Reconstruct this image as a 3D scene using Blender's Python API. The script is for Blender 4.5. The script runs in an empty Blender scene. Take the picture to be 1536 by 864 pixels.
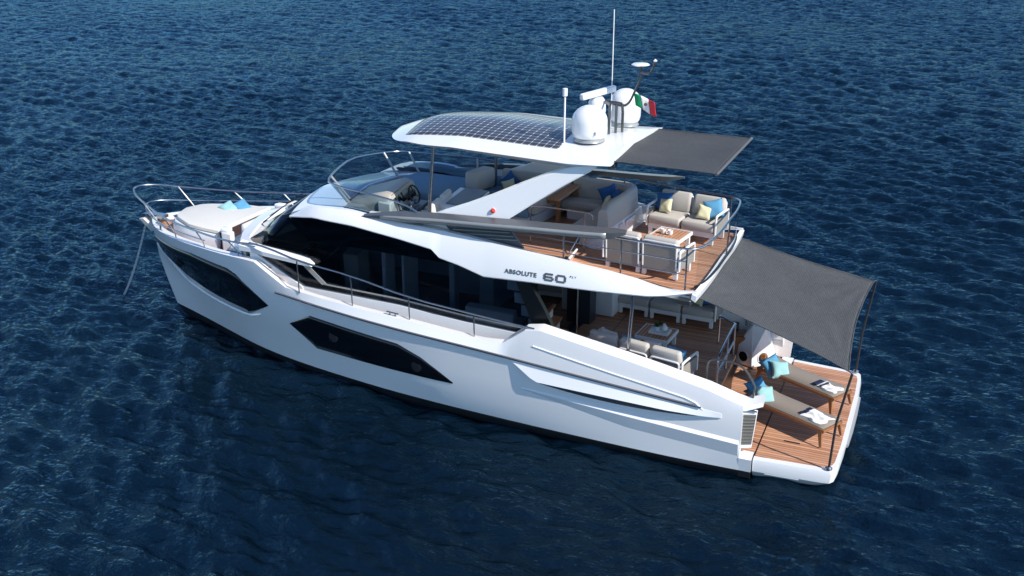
import bpy, math, random
import numpy as np
from mathutils import Vector, Matrix
R = math.radians
rnd = random.Random(7)
sc = bpy.context.scene
COL = sc.collection

# ------------------------------------------------------------------ camera, sky, sun, exposure
cam_d = bpy.data.cameras.new('camera')
cam_d.sensor_width = 36.0
cam_d.lens = 1550.0 / 1536.0 * 36.0
cam_d.clip_end = 8000
cam = bpy.data.objects.new('camera', cam_d)
COL.objects.link(cam)
cam.location = (-1.137, 20.877, 11.067)
yaw, pitch = 0.40841, 0.36998
fw = Vector((math.sin(yaw) * math.cos(pitch), -math.cos(yaw) * math.cos(pitch), -math.sin(pitch)))
cam.rotation_euler = fw.to_track_quat('-Z', 'Y').to_euler()
sc.camera = cam

SUN_AZ, SUN_EL = R(163.0), R(39.5)          # direction towards the sun, from +x to +y
w = bpy.data.worlds.new('World')
sc.world = w
w.use_nodes = True
nt = w.node_tree
sky = nt.nodes.new('ShaderNodeTexSky')
sky.sky_type = 'NISHITA'
sky.sun_disc = False
sky.sun_elevation = SUN_EL
sky.sun_rotation = math.pi / 2 - SUN_AZ
sky.altitude = 0
sky.air_density = 1.0
sky.dust_density = 0.0
sky.ozone_density = 2.0
bg = nt.nodes['Background']
bg.inputs['Strength'].default_value = 0.135
tint = nt.nodes.new('ShaderNodeMix'); tint.data_type = 'RGBA'; tint.blend_type = 'MULTIPLY'
tint.inputs[0].default_value = 1.0
tint.inputs[7].default_value = (.87, .98, 1.12, 1)          # a clear, deep blue summer sky
nt.links.new(sky.outputs['Color'], tint.inputs[6])
nt.links.new(tint.outputs[2], bg.inputs['Color'])
sun_d = bpy.data.lights.new('sun', 'SUN')
sun_d.energy = 4.8
sun_d.angle = R(0.5)
sun_d.color = (1.0, 0.95, 0.88)
sun = bpy.data.objects.new('sun', sun_d)
COL.objects.link(sun)
sv = Vector((math.cos(SUN_AZ) * math.cos(SUN_EL), math.sin(SUN_AZ) * math.cos(SUN_EL), math.sin(SUN_EL)))
sun.rotation_euler = sv.to_track_quat('Z', 'Y').to_euler()
sc.view_settings.view_transform = 'Standard'
sc.view_settings.look = 'None'
sc.view_settings.exposure = 0.24
sc.view_settings.gamma = 1.0
sc.cycles.max_bounces = 8
sc.cycles.transparent_max_bounces = 12

# ------------------------------------------------------------------ materials
class NB:
    def __init__(s, name):
        s.m = bpy.data.materials.new(name)
        s.m.use_nodes = True
        s.t = s.m.node_tree
        s.p = s.t.nodes['Principled BSDF']
    def n(s, typ, **kw):
        nd = s.t.nodes.new(typ)
        for k, v in kw.items():
            if k in nd.inputs.keys() if isinstance(k, str) else False:
                nd.inputs[k].default_value = v
            else:
                setattr(nd, k, v)
        return nd
    def l(s, a, b):
        s.t.links.new(a, b)
    def math(s, op, a, b=None, c=None):
        nd = s.t.nodes.new('ShaderNodeMath'); nd.operation = op
        for i, v in enumerate((a, b, c)):
            if v is None: continue
            if isinstance(v, (int, float)): nd.inputs[i].default_value = v
            else: s.l(v, nd.inputs[i])
        return nd.outputs[0]
    def mix(s, f, a, b):
        nd = s.t.nodes.new('ShaderNodeMix'); nd.data_type = 'RGBA'
        for sock, v in ((nd.inputs[0], f), (nd.inputs[6], a), (nd.inputs[7], b)):
            if isinstance(v, (int, float)): sock.default_value = v
            elif isinstance(v, tuple): sock.default_value = v if len(v) == 4 else (*v, 1)
            else: s.l(v, sock)
        return nd.outputs[2]
    def xyz(s):
        tc = s.n('ShaderNodeTexCoord'); sp = s.n('ShaderNodeSeparateXYZ')
        s.l(tc.outputs['Object'], sp.inputs[0])
        return tc.outputs['Object'], sp.outputs[0], sp.outputs[1], sp.outputs[2]
    def noise(s, vec, scale, detail=3, rough=.55, stretch=None):
        nz = s.n('ShaderNodeTexNoise'); nz.inputs['Scale'].default_value = scale
        nz.inputs['Detail'].default_value = detail; nz.inputs['Roughness'].default_value = rough
        if stretch:
            mp = s.n('ShaderNodeMapping'); mp.inputs['Scale'].default_value = stretch
            s.l(vec, mp.inputs[0]); vec = mp.outputs[0]
        s.l(vec, nz.inputs['Vector'])
        return nz.outputs[0]
    def bump(s, h, strength=.3, dist=.01):
        b = s.n('ShaderNodeBump'); b.inputs['Strength'].default_value = strength
        b.inputs['Distance'].default_value = dist
        s.l(h, b.inputs['Height']); s.l(b.outputs[0], s.p.inputs['Normal'])

def simple(name, col, rough=.4, metal=0., coat=0., var=0., vs=6, bump=0., bs=200, spec=.5):
    b = NB(name)
    b.p.inputs['Base Color'].default_value = (*col, 1)
    b.p.inputs['Roughness'].default_value = rough
    b.p.inputs['Metallic'].default_value = metal
    b.p.inputs['Coat Weight'].default_value = coat
    b.p.inputs['Specular IOR Level'].default_value = spec
    if var or bump:
        v, x, y, z = b.xyz()
        if var:
            nz = b.noise(v, vs, 4)
            f = b.math('MULTIPLY_ADD', nz, 2 * var, 1 - var)
            vm = b.n('ShaderNodeVectorMath'); vm.operation = 'SCALE'
            vm.inputs[0].default_value = col
            b.l(f, vm.inputs['Scale']); b.l(vm.outputs[0], b.p.inputs['Base Color'])
        if bump:
            b.bump(b.noise(v, bs, 2), bump, .004)
    return b.m

def teak(name, c1, c2, width=.075, axis='y', caulk=(.012, .010, .009)):
    b = NB(name)
    v, x, y, z = b.xyz()
    a, along = (y, x) if axis == 'y' else (x, y)
    q = b.math('DIVIDE', a, width)
    fr = b.math('FRACT', q)
    fl = b.math('FLOOR', q)
    wn = b.n('ShaderNodeTexWhiteNoise'); wn.noise_dimensions = '1D'
    b.l(fl, wn.inputs['W'])
    st = (1.2, 26, 26) if axis == 'y' else (26, 1.2, 26)
    g = b.noise(v, 1.0, 5, .65, st)
    patch = b.noise(v, 1.6, 3)
    f = b.math('ADD', b.math('MULTIPLY', wn.outputs[0], .62), b.math('MULTIPLY', g, .5))
    f = b.math('ADD', f, b.math('MULTIPLY_ADD', patch, .5, -.25))
    colr = b.mix(f, c1, c2)
    ck = b.math('LESS_THAN', fr, .11)
    colr = b.mix(ck, colr, caulk)
    b.l(colr, b.p.inputs['Base Color'])
    b.p.inputs['Roughness'].default_value = .55
    b.p.inputs['Specular IOR Level'].default_value = .25
    h = b.math('SUBTRACT', g, b.math('MULTIPLY', ck, 1.0))
    b.bump(h, .25, .003)
    return b.m

def mk_weave():
    b = NB('awning_mesh')
    v, x, y, z = b.xyz()
    wx = b.math('FRACT', b.math('MULTIPLY', x, 30.))
    wy = b.math('FRACT', b.math('MULTIPLY', y, 24.))
    a = b.math('PINGPONG', wx, .5); c = b.math('PINGPONG', wy, .5)
    f = b.math('ADD', b.math('MULTIPLY_ADD', a, .75, .15), b.math('MULTIPLY_ADD', c, .45, .06))
    f = b.math('MULTIPLY', f, b.math('MULTIPLY_ADD', b.noise(v, 30, 3), 1.5, .2))
    f2 = b.math('ADD', f, b.math('MULTIPLY_ADD', b.noise(v, 1.3, 3), .3, -.15))
    b.l(b.mix(f2, (.021, .023, .026), (.125, .130, .134)), b.p.inputs['Base Color'])
    b.p.inputs['Roughness'].default_value = .85
    b.p.inputs['Specular IOR Level'].default_value = .15
    b.bump(f, .5, .004)
    return b.m

def mk_solar():
    b = NB('solar_cells')
    v, x, y, z = b.xyz()
    fx = b.math('FRACT', b.math('DIVIDE', x, .165)); fy = b.math('FRACT', b.math('DIVIDE', y, .165))
    g = b.math('MAXIMUM', b.math('LESS_THAN', fx, .075), b.math('LESS_THAN', fy, .075))
    # small bright diamonds where the cells' cut corners meet
    dx = b.math('PINGPONG', b.math('ADD', fx, .963), .5); dy = b.math('PINGPONG', b.math('ADD', fy, .963), .5)
    d = b.math('LESS_THAN', b.math('ADD', dx, dy), .13)
    fine = b.math('LESS_THAN', b.math('FRACT', b.math('DIVIDE', x, .055)), .08)
    c = b.mix(b.noise(v, 9, 2), (.022, .026, .036), (.05, .056, .07))
    c = b.mix(b.math('MULTIPLY', fine, .25), c, (.25, .26, .28))
    c = b.mix(g, c, (.33, .345, .37))
    c = b.mix(d, c, (.75, .76, .78))
    b.l(c, b.p.inputs['Base Color'])
    b.p.inputs['Roughness'].default_value = .22
    b.p.inputs['Specular IOR Level'].default_value = .5
    return b.m

def mk_glass(name, tint, alpha, rough=.02):
    b = NB(name)
    t = b.t
    out = t.nodes['Material Output']
    tr = t.nodes.new('ShaderNodeBsdfTransparent'); tr.inputs[0].default_value = (*tint, 1)
    gl = t.nodes.new('ShaderNodeBsdfGlossy'); gl.inputs['Roughness'].default_value = rough
    gl.inputs['Color'].default_value = (.9, .95, 1, 1)
    lw = t.nodes.new('ShaderNodeLayerWeight'); lw.inputs[0].default_value = .5
    fr = t.nodes.new('ShaderNodeMath'); fr.operation = 'POWER'; fr.inputs[1].default_value = 5.0
    b.l(lw.outputs['Facing'], fr.inputs[0])
    f2 = t.nodes.new('ShaderNodeMath'); f2.operation = 'MULTIPLY_ADD'; f2.inputs[1].default_value = .35; f2.inputs[2].default_value = .03
    b.l(fr.outputs[0], f2.inputs[0]); fr = f2
    mx = t.nodes.new('ShaderNodeMixShader')
    b.l(fr.outputs[0], mx.inputs[0]); b.l(tr.outputs[0], mx.inputs[1]); b.l(gl.outputs[0], mx.inputs[2])
    b.l(mx.outputs[0], out.inputs['Surface'])
    return b.m

def mk_water():
    b = NB('sea_water')
    t = b.t
    v, x, y, z = b.xyz()
    big = b.noise(v, .045, 3)
    c = b.mix(big, (.0005, .0036, .0082), (.0009, .0062, .0132))
    n1 = b.noise(v, 4.2, 5, .6, (1.0, 1.5, 1))
    n2 = b.noise(v, 12., 4, .6, (1.0, 1.4, 1))
    h = b.math('ADD', n1, b.math('MULTIPLY', n2, .16))
    calm = b.noise(v, .16, 2)                      # cat's paws: rougher and smoother patches
    bm = b.n('ShaderNodeBump'); bm.inputs['Distance'].default_value = .09
    b.l(b.math('MULTIPLY_ADD', calm, 1.3, .15), bm.inputs['Strength']); b.l(h, bm.inputs['Height'])
    df = b.n('ShaderNodeBsdfDiffuse'); b.l(c, df.inputs['Color']); b.l(bm.outputs[0], df.inputs['Normal'])
    gl = b.n('ShaderNodeBsdfGlossy'); gl.inputs['Roughness'].default_value = .035
    gl.inputs['Color'].default_value = (.235, .405, .52, 1); b.l(bm.outputs[0], gl.inputs['Normal'])
    fr = b.n('ShaderNodeFresnel'); fr.inputs['IOR'].default_value = 1.48; b.l(bm.outputs[0], fr.inputs['Normal'])
    mx = b.n('ShaderNodeMixShader'); b.l(b.math('MULTIPLY_ADD', fr.outputs[0],   .78, .085), mx.inputs[0]); b.l(df.outputs[0], mx.inputs[1]); b.l(gl.outputs[0], mx.inputs[2])
    b.l(mx.outputs[0], t.nodes['Material Output'].inputs['Surface'])
    return b.m

W = simple('white_gelcoat', (.80, .80, .80), .22, coat=.35, var=.02, vs=.8)
W2 = simple('white_nonskid', (.74, .74, .74), .6, var=.03, vs=30)
WP = simple('white_powdercoat', (.78, .78, .77), .4)
GREY = simple('anthracite_paint', (.085, .092, .10), .35, coat=.2, var=.04, vs=2)
GREYL = simple('grey_metallic', (.36, .36, .35), .35, metal=.3)
CHROME = simple('polished_steel', (.42, .43, .45), .26, metal=1.)
DARKSTEEL = simple('dark_bronze_steel', (.16, .155, .15), .3, metal=.85)
BLACK = simple('black_trim', (.008, .008, .009), .35)
SGLASS = mk_glass('saloon_glass', (.50, .55, .60), .5)
DGLASS = simple('dark_tinted_glass', (.004, .005, .007), .03, spec=.6)
BOOT = simple('black_antifoul', (.010, .011, .013), .45, var=.1)
TEAK = teak('teak_deck', (.34, .150, .078), (.70, .38, .235), .085)
TEAKX = teak('teak_slats', (.46, .215, .11), (.68, .37, .21), .085, 'x')
TEAKD = simple('oiled_teak_frame', (.30, .13, .05), .45, var=.2, vs=9)
BEIGE = simple('beige_upholstery', (.50, .465, .42), .9, var=.04, vs=9, bump=.25, bs=160, spec=.2)
CREAM = simple('cream_vinyl', (.72, .69, .62), .65, var=.02, spec=.3)
TAUPE = simple('taupe_mesh_fabric', (.30, .275, .245), .9, var=.10, vs=60, bump=.4, bs=260, spec=.2)
SLING = simple('sling_weave', (.27, .23, .195), .9, var=.22, vs=70, bump=.5, bs=240, spec=.2)
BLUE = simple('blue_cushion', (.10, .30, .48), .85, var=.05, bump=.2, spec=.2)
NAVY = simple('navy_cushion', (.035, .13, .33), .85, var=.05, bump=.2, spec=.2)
TEAL = simple('aqua_cushion', (.28, .50, .50), .85, var=.05, bump=.2, spec=.2)
SHADEBLUE = simple('shade_blue_upholstery', (.20, .31, .40), .9, var=.04, vs=9, bump=.25, bs=160, spec=.2)  # muted blue seats, the hardtop's bluish shade painted into the colour
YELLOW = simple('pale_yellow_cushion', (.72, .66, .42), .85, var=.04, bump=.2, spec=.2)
LIGHTC = simple('off_white_cushion', (.66, .64, .61), .85, var=.04, bump=.2, spec=.2)
TOWEL = simple('white_towel', (.80, .79, .77), .95, var=.03, bump=.5, bs=120, spec=.1)
NAVYCLOTH = simple('navy_stripe_cloth', (.02, .03, .07), .95, spec=.1)
HELM = simple('sand_dashboard', (.46, .42, .35), .5, var=.03)
RUBBER = simple('grey_rubber', (.10, .10, .105), .7)
GRILLE = simple('grey_louvre', (.12, .115, .105), .6)
PLANT = simple('leaf_green', (.05, .12, .03), .6, var=.3, vs=40)
CERAM = simple('white_ceramic', (.82, .82, .80), .2)
GREEN = simple('flag_green', (.0, .26, .09), .8)
RED = simple('flag_red', (.62, .03, .04), .8)
FWHITE = simple('flag_white', (.80, .80, .78), .8)
LRED = simple('red_lens', (.75, .06, .04), .3)
WEAVE = mk_weave()
SOLAR = mk_solar()
FLYGLASS = mk_glass('tinted_windscreen', (.40, .53, .61), .5)
CLEAR = mk_glass('clear_glass', (.86, .89, .90), .1)
WATER = mk_water()
CHAINM = simple('galvanised_chain', (.62, .62, .60), .5, metal=.2)

# ------------------------------------------------------------------ mesh helpers
# The boat is drawn on a lines plan (the numbers below); this lofts those lines to full size:
# sections swept slightly aft with breadth, breadth and height brought to the boat's real proportions.
GX = ([-1, 0, 4, 8, 12, 16, 18, 20], [-.93, 0, 3.71, 7.57, 11.6, 15.81, 17.98, 20.15])
def Wp(p):
    x, y, z = p; a = math.sqrt(y * y + .04) - .2
    k = .903 + .0047 * x - a * (.003 + .0009 * x)
    return Vector((float(np.interp(x, *GX)) - .0104 * x * a, y * 1.057, z * k + .02))
class MB:
    def __init__(s): s.v = []; s.f = []
    def add(s, vs, fs):
        o = len(s.v); s.v += [tuple(map(float, p)) for p in vs]; s.f += [tuple(o + i for i in f) for f in fs]; return s
    def box(s, c, d, rz=0, ry=0, rx=0):
        hx, hy, hz = d[0] / 2, d[1] / 2, d[2] / 2
        M = Matrix.Rotation(rz, 3, 'Z') @ Matrix.Rotation(ry, 3, 'Y') @ Matrix.Rotation(rx, 3, 'X')
        vs = [M @ Vector((sx * hx, sy * hy, sz * hz)) + Vector(c) for sx in (-1, 1) for sy in (-1, 1) for sz in (-1, 1)]
        return s.add(vs, [(0, 1, 3, 2), (4, 6, 7, 5), (0, 4, 5, 1), (2, 3, 7, 6), (0, 2, 6, 4), (1, 5, 7, 3)])
    def bb(s, x0, x1, y0, y1, z0, z1):
        return s.box(((x0 + x1) / 2, (y0 + y1) / 2, (z0 + z1) / 2), (abs(x1 - x0), abs(y1 - y0), abs(z1 - z0)))
    def loft(s, secs, closed=False, cap=True):
        n = len(secs[0]); vs = [p for q in secs for p in q]; fs = []
        for i in range(len(secs) - 1):
            for j in range(n if closed else n - 1):
                k = (j + 1) % n
                fs.append((i * n + j, i * n + k, (i + 1) * n + k, (i + 1) * n + j))
        if closed and cap:
            fs.append(tuple(range(n))[::-1]); fs.append(tuple((len(secs) - 1) * n + j for j in range(n)))
        return s.add(vs, fs)
    def prism(s, a, b):
        return s.loft([list(a), list(b)], True)
    def tube(s, pts, r, n=8, closed=False):
        pts = [Vector(p) for p in pts]
        pp = [pts[0]]
        for p in pts[1:]:
            if (p - pp[-1]).length > 1e-5: pp.append(p)
        pts = pp; m = len(pts); secs = []; up = None
        for i, p in enumerate(pts):
            if closed: t = (pts[(i + 1) % m] - pts[i - 1]).normalized()
            else:
                a = (p - pts[i - 1]).normalized() if i else None
                b = (pts[i + 1] - p).normalized() if i < m - 1 else None
                t = (a + b).normalized() if a and b and (a + b).length > 1e-4 else (a or b)
            if up is None: up = Vector((0, 0, 1)) if abs(t.z) < .9 else Vector((1, 0, 0))
            u = (up - t * up.dot(t)).normalized(); w_ = t.cross(u); up = u
            rr = r[i] if isinstance(r, (list, tuple)) else r
            secs.append([p + (u * math.cos(2 * math.pi * k / n) + w_ * math.sin(2 * math.pi * k / n)) * rr for k in range(n)])
        if closed: secs.append(secs[0]); return s.loft(secs, True, False)
        return s.loft(secs, True)
    def lathe(s, prof, c=(0, 0, 0), n=32, axis='z'):
        secs = []
        for k in range(n):
            a = 2 * math.pi * k / n
            row = []
            for r_, z in prof:
                p = (r_ * math.cos(a), r_ * math.sin(a), z)
                if axis == 'x': p = (z, p[0], p[1])
                if axis == 'y': p = (p[0], z, p[1])
                row.append((p[0] + c[0], p[1] + c[1], p[2] + c[2]))
            secs.append(row)
        secs.append(secs[0])
        return s.loft(secs)
    def build(s, name, mat, parent=None, bevel=0, smooth=35, seg=2, label=None, w=None):
        rt = parent
        while rt is not None and rt.parent is not None: rt = rt.parent
        if w is None: w = rt is not None and rt.name == 'yacht'
        if w: s.v = [tuple(Wp(p)) for p in s.v]
        me = bpy.data.meshes.new(name); me.from_pydata(s.v, [], s.f)
        mats = mat if isinstance(mat, list) else [mat]
        for m_ in mats: me.materials.append(m_)
        import bmesh
        bm = bmesh.new(); bm.from_mesh(me)
        bmesh.ops.remove_doubles(bm, verts=bm.verts, dist=1e-5)
        bmesh.ops.recalc_face_normals(bm, faces=bm.faces)
        bm.to_mesh(me); bm.free()
        if smooth:
            me.polygons.foreach_set('use_smooth', [True] * len(me.polygons))
            me.set_sharp_from_angle(angle=R(smooth))
        o = bpy.data.objects.new(name, me); COL.objects.link(o); o.parent = parent
        if bevel:
            bv = o.modifiers.new('bevel', 'BEVEL'); bv.width = bevel; bv.segments = seg; bv.limit_method = 'ANGLE'; bv.angle_limit = R(30)
            bv.harden_normals = False
        if label: o['label'] = label
        return o

def chaikin(pts, it=2, closed=False):
    pts = [Vector(p) for p in pts]
    for _ in range(it):
        q = [] if closed else [pts[0]]
        m = len(pts)
        for i in range(m if closed else m - 1):
            a, b = pts[i], pts[(i + 1) % m]
            q += [a * .75 + b * .25, a * .25 + b * .75]
        if not closed: q.append(pts[-1])
        pts = q
    return pts

def tag(o, label, cat, group=None, kind=None):
    o['label'] = label; o['category'] = cat
    if group: o['group'] = group
    if kind: o['kind'] = kind
    return o
def empty(name, loc=(0, 0, 0), rz=0, label=None, cat=None, group=None):
    o = bpy.data.objects.new(name, None); COL.objects.link(o); o.location = loc; o.rotation_euler = (0, 0, rz)
    o.empty_display_size = .2
    if label: tag(o, label, cat, group)
    return o
def copy_tree(o, parent=None):
    c = o.copy(); COL.objects.link(c); c.parent = parent
    for ch in list(o.children): copy_tree(ch, c)
    return c
def ip(tab):
    xs = [t[0] for t in tab]; ys = [t[1] for t in tab]
    return lambda x: float(np.interp(x, xs, ys))
def sip(tab):
    """smooth (pchip-like) interpolation"""
    xs = np.array([t[0] for t in tab], float); ys = np.array([t[1] for t in tab], float)
    d = np.diff(ys) / np.diff(xs); mm = np.zeros(len(xs))
    for i in range(1, len(xs) - 1):
        if d[i - 1] * d[i] > 0: mm[i] = 2 * d[i - 1] * d[i] / (d[i - 1] + d[i])
    mm[0], mm[-1] = d[0], d[-1]
    def f(x):
        x = min(max(x, xs[0]), xs[-1]); i = min(int(np.searchsorted(xs, x, 'right')) - 1, len(xs) - 2); i = max(i, 0)
        h = xs[i + 1] - xs[i]; t = (x - xs[i]) / h
        return float(ys[i] * (2 * t**3 - 3 * t**2 + 1) + h * mm[i] * (t**3 - 2 * t**2 + t) + ys[i + 1] * (-2 * t**3 + 3 * t**2) + h * mm[i + 1] * (t**3 - t**2))
    return f

# ------------------------------------------------------------------ sea: a real wave sheet, out to the horizon
def sea():
    def axis(lo, hi, far, d, mid):
        a = list(np.arange(lo, hi, d)); s_ = d; x = a[-1]
        up = []
        while x < far: s_ *= 1.011 if s_ < .22 else (1.0 if x < mid else 1.15); x += s_; up.append(x)
        s_ = d; x = a[0]; dn = []
        while x > -far: s_ *= 1.011 if s_ < .22 else (1.0 if x > -mid else 1.15); x -= s_; dn.append(x)
        return np.array(dn[::-1] + a + up)
    X = axis(-20, 32, 4000, .08, 95); Y = axis(-26, 13, 4000, .07, 125)
    gx, gy = np.meshgrid(X, Y, indexing='ij'); sp_ = np.maximum(np.gradient(X)[:, None], np.gradient(Y)[None, :])
    rs = np.random.RandomState(11)
    h = np.zeros_like(gx); wind = R(62)
    for i in range(72):
        L = .19 * (3.3 / .19) ** (i / 71.0)
        L *= rs.uniform(.88, 1.12)
        k = 2 * math.pi / L
        th = wind + rs.normal(0, .55)
        amp = .0125 * L ** .80 * rs.uniform(.5, 1.3)
        if L > 1.8: amp *= .6
        if L < .4: amp *= .8
        ph = k * (gx * math.cos(th) + gy * math.sin(th)) + rs.uniform(0, 6.28)
        h += amp * .60 * (np.sin(ph) + .32 * np.cos(2 * ph)) * np.clip((L / sp_ - 2.4) / 1.6, 0, 1)
    mod = 1 + .35 * np.sin(gx * .11 + .7 * np.sin(gy * .09)) * np.sin(gy * .13 + 1.1)
    gz = h * mod - .02
    n0, n1 = gx.shape
    me = bpy.data.meshes.new('sea')
    vs = np.stack([gx, gy, gz], -1).reshape(-1, 3).astype(np.float32)
    idx = np.arange(n0 * n1, dtype=np.int32).reshape(n0, n1)
    q = np.stack([idx[:-1, :-1], idx[1:, :-1], idx[1:, 1:], idx[:-1, 1:]], -1).reshape(-1, 4)
    me.vertices.add(len(vs)); me.vertices.foreach_set('co', vs.ravel())
    me.loops.add(q.size); me.loops.foreach_set('vertex_index', q.ravel())
    me.polygons.add(len(q)); me.polygons.foreach_set('loop_start', np.arange(0, q.size, 4, dtype=np.int32))
    me.polygons.foreach_set('use_smooth', np.ones(len(q), bool))
    me.update(calc_edges=True)
    me.materials.append(WATER)
    o = bpy.data.objects.new('sea', me); COL.objects.link(o)
    tag(o, 'deep blue rippled sea all around the white yacht', 'sea', kind='structure')
sea()

# ------------------------------------------------------------------ yacht
Y = empty('yacht', (0, 0, 0), 0, 'large white motor yacht with dark glass and raised sun deck floating on the sea', 'yacht')

# ---- hull level curves (half breadth and height against x)
xe = [16.9, 17.45, 17.95, 18.10, 18.36, 18.50, 18.56, 18.50]       # stem x of each level
ky = [ip([(0, .05), (20, .05)]),
      sip([(1.8, 2.1), (6, 2.1), (9, 1.95), (12.4, 1.5), (14.5, 1.0), (16, .5), (17.45, .0)]),
      sip([(1.8, 2.40), (3.6, 2.43), (6, 2.38), (8.6, 2.27), (10.4, 2.12), (12.4, 1.85), (13.4, 1.67), (14.5, 1.39), (15.8, .88), (16.7, .51), (17.3, .26), (17.95, 0)]),
      sip([(1.8, 2.42), (3.6, 2.45), (6, 2.40), (8.6, 2.29), (10.4, 2.15), (12.4, 1.88), (13.4, 1.70), (14.5, 1.42), (15.8, .93), (16.7, .55), (17.4, .27), (18.10, 0)]),
      sip([(1.8, 2.46), (6, 2.47), (9, 2.40), (10.4, 2.30), (12.4, 2.07), (13.4, 1.90), (14.5, 1.65), (15.8, 1.18), (16.7, .76), (17.4, .42), (18.36, 0)]),
      sip([(1.8, 2.47), (6, 2.50), (9, 2.47), (11, 2.38), (12.5, 2.23), (13.8, 2.02), (14.7, 1.80), (15.75, 1.42), (16.85, .90), (17.6, .50), (18.5, 0)]),
      sip([(1.8, 2.48), (6, 2.54), (9, 2.54), (11, 2.50), (12.5, 2.40), (13.8, 2.24), (14.8, 2.04), (15.75, 1.77), (16.85, 1.34), (17.6, .92), (18.2, .44), (18.56, 0)]),
      sip([(1.8, 2.42), (6.7, 2.43), (9, 2.43), (11, 2.42), (12.5, 2.36), (13.8, 2.26), (14.8, 2.10), (15.75, 1.86), (16.85, 1.46), (17.5, 1.10), (18.0, .70), (18.32, .32), (18.50, 0)])]
ztop = ip([(1.8, 1.74), (2.1, 1.76), (2.85, 1.98), (4.7, 2.34), (6.68, 2.68), (7.06, 2.62), (7.62, 2.19), (8.35, 2.20), (9.94, 2.33), (11.42, 2.42), (12.3, 2.48), (13.20, 2.56), (14.06, 3.05), (14.4, 3.05), (15.75, 2.98), (16.85, 2.90), (18.5, 2.74)])
kz = [ip([(0, -.9), (20, -.9)]), ip([(0, -.4), (20, -.4)]), ip([(0, .02), (20, .02)]), ip([(0, .17), (12, .17), (18, .22)]),
      sip([(1.8, .52), (6, .58), (9, .66), (12.6, .92), (15, 1.0), (18.4, 1.05)]),
      sip([(1.8, .92), (4, 1.06), (7, 1.22), (9, 1.3), (13, 1.45), (15, 1.5), (18.5, 1.62)]),
      sip([(1.8, 1.50), (3.1, 1.60), (5.28, 1.77), (8.5, 2.01), (10.2, 2.12), (12.25, 2.27), (13.4, 2.36), (15, 2.40), (18.56, 2.32)]),
      ztop]
def lev(k, x): return ky[k](x), kz[k](x)
def hull_y(x, z):
    zs = [kz[k](x) for k in range(2, 8)]; ys = [ky[k](x) if x < xe[k] else 0. for k in range(2, 8)]
    return float(np.interp(z, zs, ys))
US = sorted(set([i / 90 for i in range(91)] + [(x - 2.05) / 16.45 for x in (2.85, 4.7, 6.68, 7.06, 7.62, 8.35, 13.2, 14.06)] + [.992, .996, .999]))
X0 = 2.05
def hull_rows(k0, k1, sgn):
    rows = []
    for u in US:
        row = []
        for k in range(k0, k1 + 1):
            x = X0 + u * (xe[k] - X0)
            y, z = lev(k, x)
            if u >= 1: y = 0
            row.append((x, sgn * y, z))
        rows.append(row)
    return rows
def inner_y(x): return max(ky[7](x) - ip([(2, .30), (7, .26), (8, .13), (12.5, .13), (14, .2), (18.5, .2)])(x), 0)
mb = MB()
for sg in (1, -1):
    rows = hull_rows(3, 7, sg)
    for row, u in zip(rows, US):
        x = row[-1][0]
        yi = inner_y(x); zt = ztop(x)
        drop = ip([(2, 1.15), (2.9, 1.15), (3.0, 1.2)])(x)
        zin = 1.15 if x < 7 else ip([(7, 1.15), (7.1, 1.6), (13.1, 1.7), (14.0, 2.4), (14.4, 2.55), (18.5, 2.5)])(x)
        row += [(x - (0.12 if u >= 1 else 0), sg * yi, zt + ip([(2, .07), (6.7, .05), (8, .0), (20, .0)])(x)), (x - (0.12 if u >= 1 else 0), sg * max(yi - .02, 0), min(zin, zt - .05))]
    mb.loft(rows)
    # transom cut of the quarter above platform level
    r0 = rows[0]
    mb.add(r0, [tuple(range(len(r0)))])
hull = mb.build('hull', W, Y, smooth=22)
mb = MB()
for sg in (1, -1): mb.loft(hull_rows(0, 3, sg))
mb.build('boot_stripe', BOOT, Y, smooth=40)
# lower stern piece between hull and platform seam
mb = MB()
for sg in (1, -1):
    mb.loft([[(x, sg * y, z) for y, z in ((.05, .17), (2.42, .17), (2.465, .5), (2.40, .515), (2.14, .508), (2.13, .49), (.05, .49))] for x in (1.78, 2.06)], True)
mb.build('transom', W, Y, smooth=22)
mb = MB()
for sg in (1, -1): mb.loft([[(x, sg * y, z) for y, z in ((.05, -.9), (2.1, -.4), (2.40, -.0), (2.42, .168), (.05, .168))] for x in (1.79, 2.06)], True)
mb.build('boot_stripe', BOOT, Y, smooth=22)

# ---- hull glazing: panels following the hull skin, port side
def hull_panel(name, mat, top, bot, x0, x1, off=.012, n=40, rows=6, parent=Y, label=None):
    ft, fb = ip(sorted(top)), ip(sorted(bot)); secs = []
    xs = sorted(set(list(np.linspace(x0, x1, n)) + [p[0] for p in top + bot if x0 <= p[0] <= x1]))
    for x in xs:
        zt, zb = ft(x), fb(x)
        secs.append([(x, hull_y(x, zb + (zt - zb) * j / rows) + off, zb + (zt - zb) * j / rows) for j in range(rows + 1)])
    m = MB(); m.loft(secs)
    o = m.build(name, mat, parent, smooth=30, label=label)
    so = o.modifiers.new('thickness', 'SOLIDIFY'); so.thickness = .03; so.offset = -1
    return o
bw = hull_panel('hull_window', DGLASS, [(18.25, 2.38), (17.3, 2.55), (16.3, 2.67), (15.0, 2.64), (14.72, 2.54), (13.86, 1.86)],
                [(18.25, 2.12), (17.6, 1.64), (17.15, 1.37), (16.4, 1.27), (15.5, 1.27), (14.66, 1.31), (13.86, 1.84)], 13.86, 18.25,
                label='long dark window in the bow flare')
mw = hull_panel('hull_window', DGLASS, [(13.27, 1.49), (12.60, 1.91), (10.22, 1.70), (9.62, 1.45), (9.3, 1.24), (8.84, .93)],
                [(13.27, 1.47), (12.63, .87), (8.84, .90)], 8.84, 13.27, label='dark chamfered window amidships')
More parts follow.
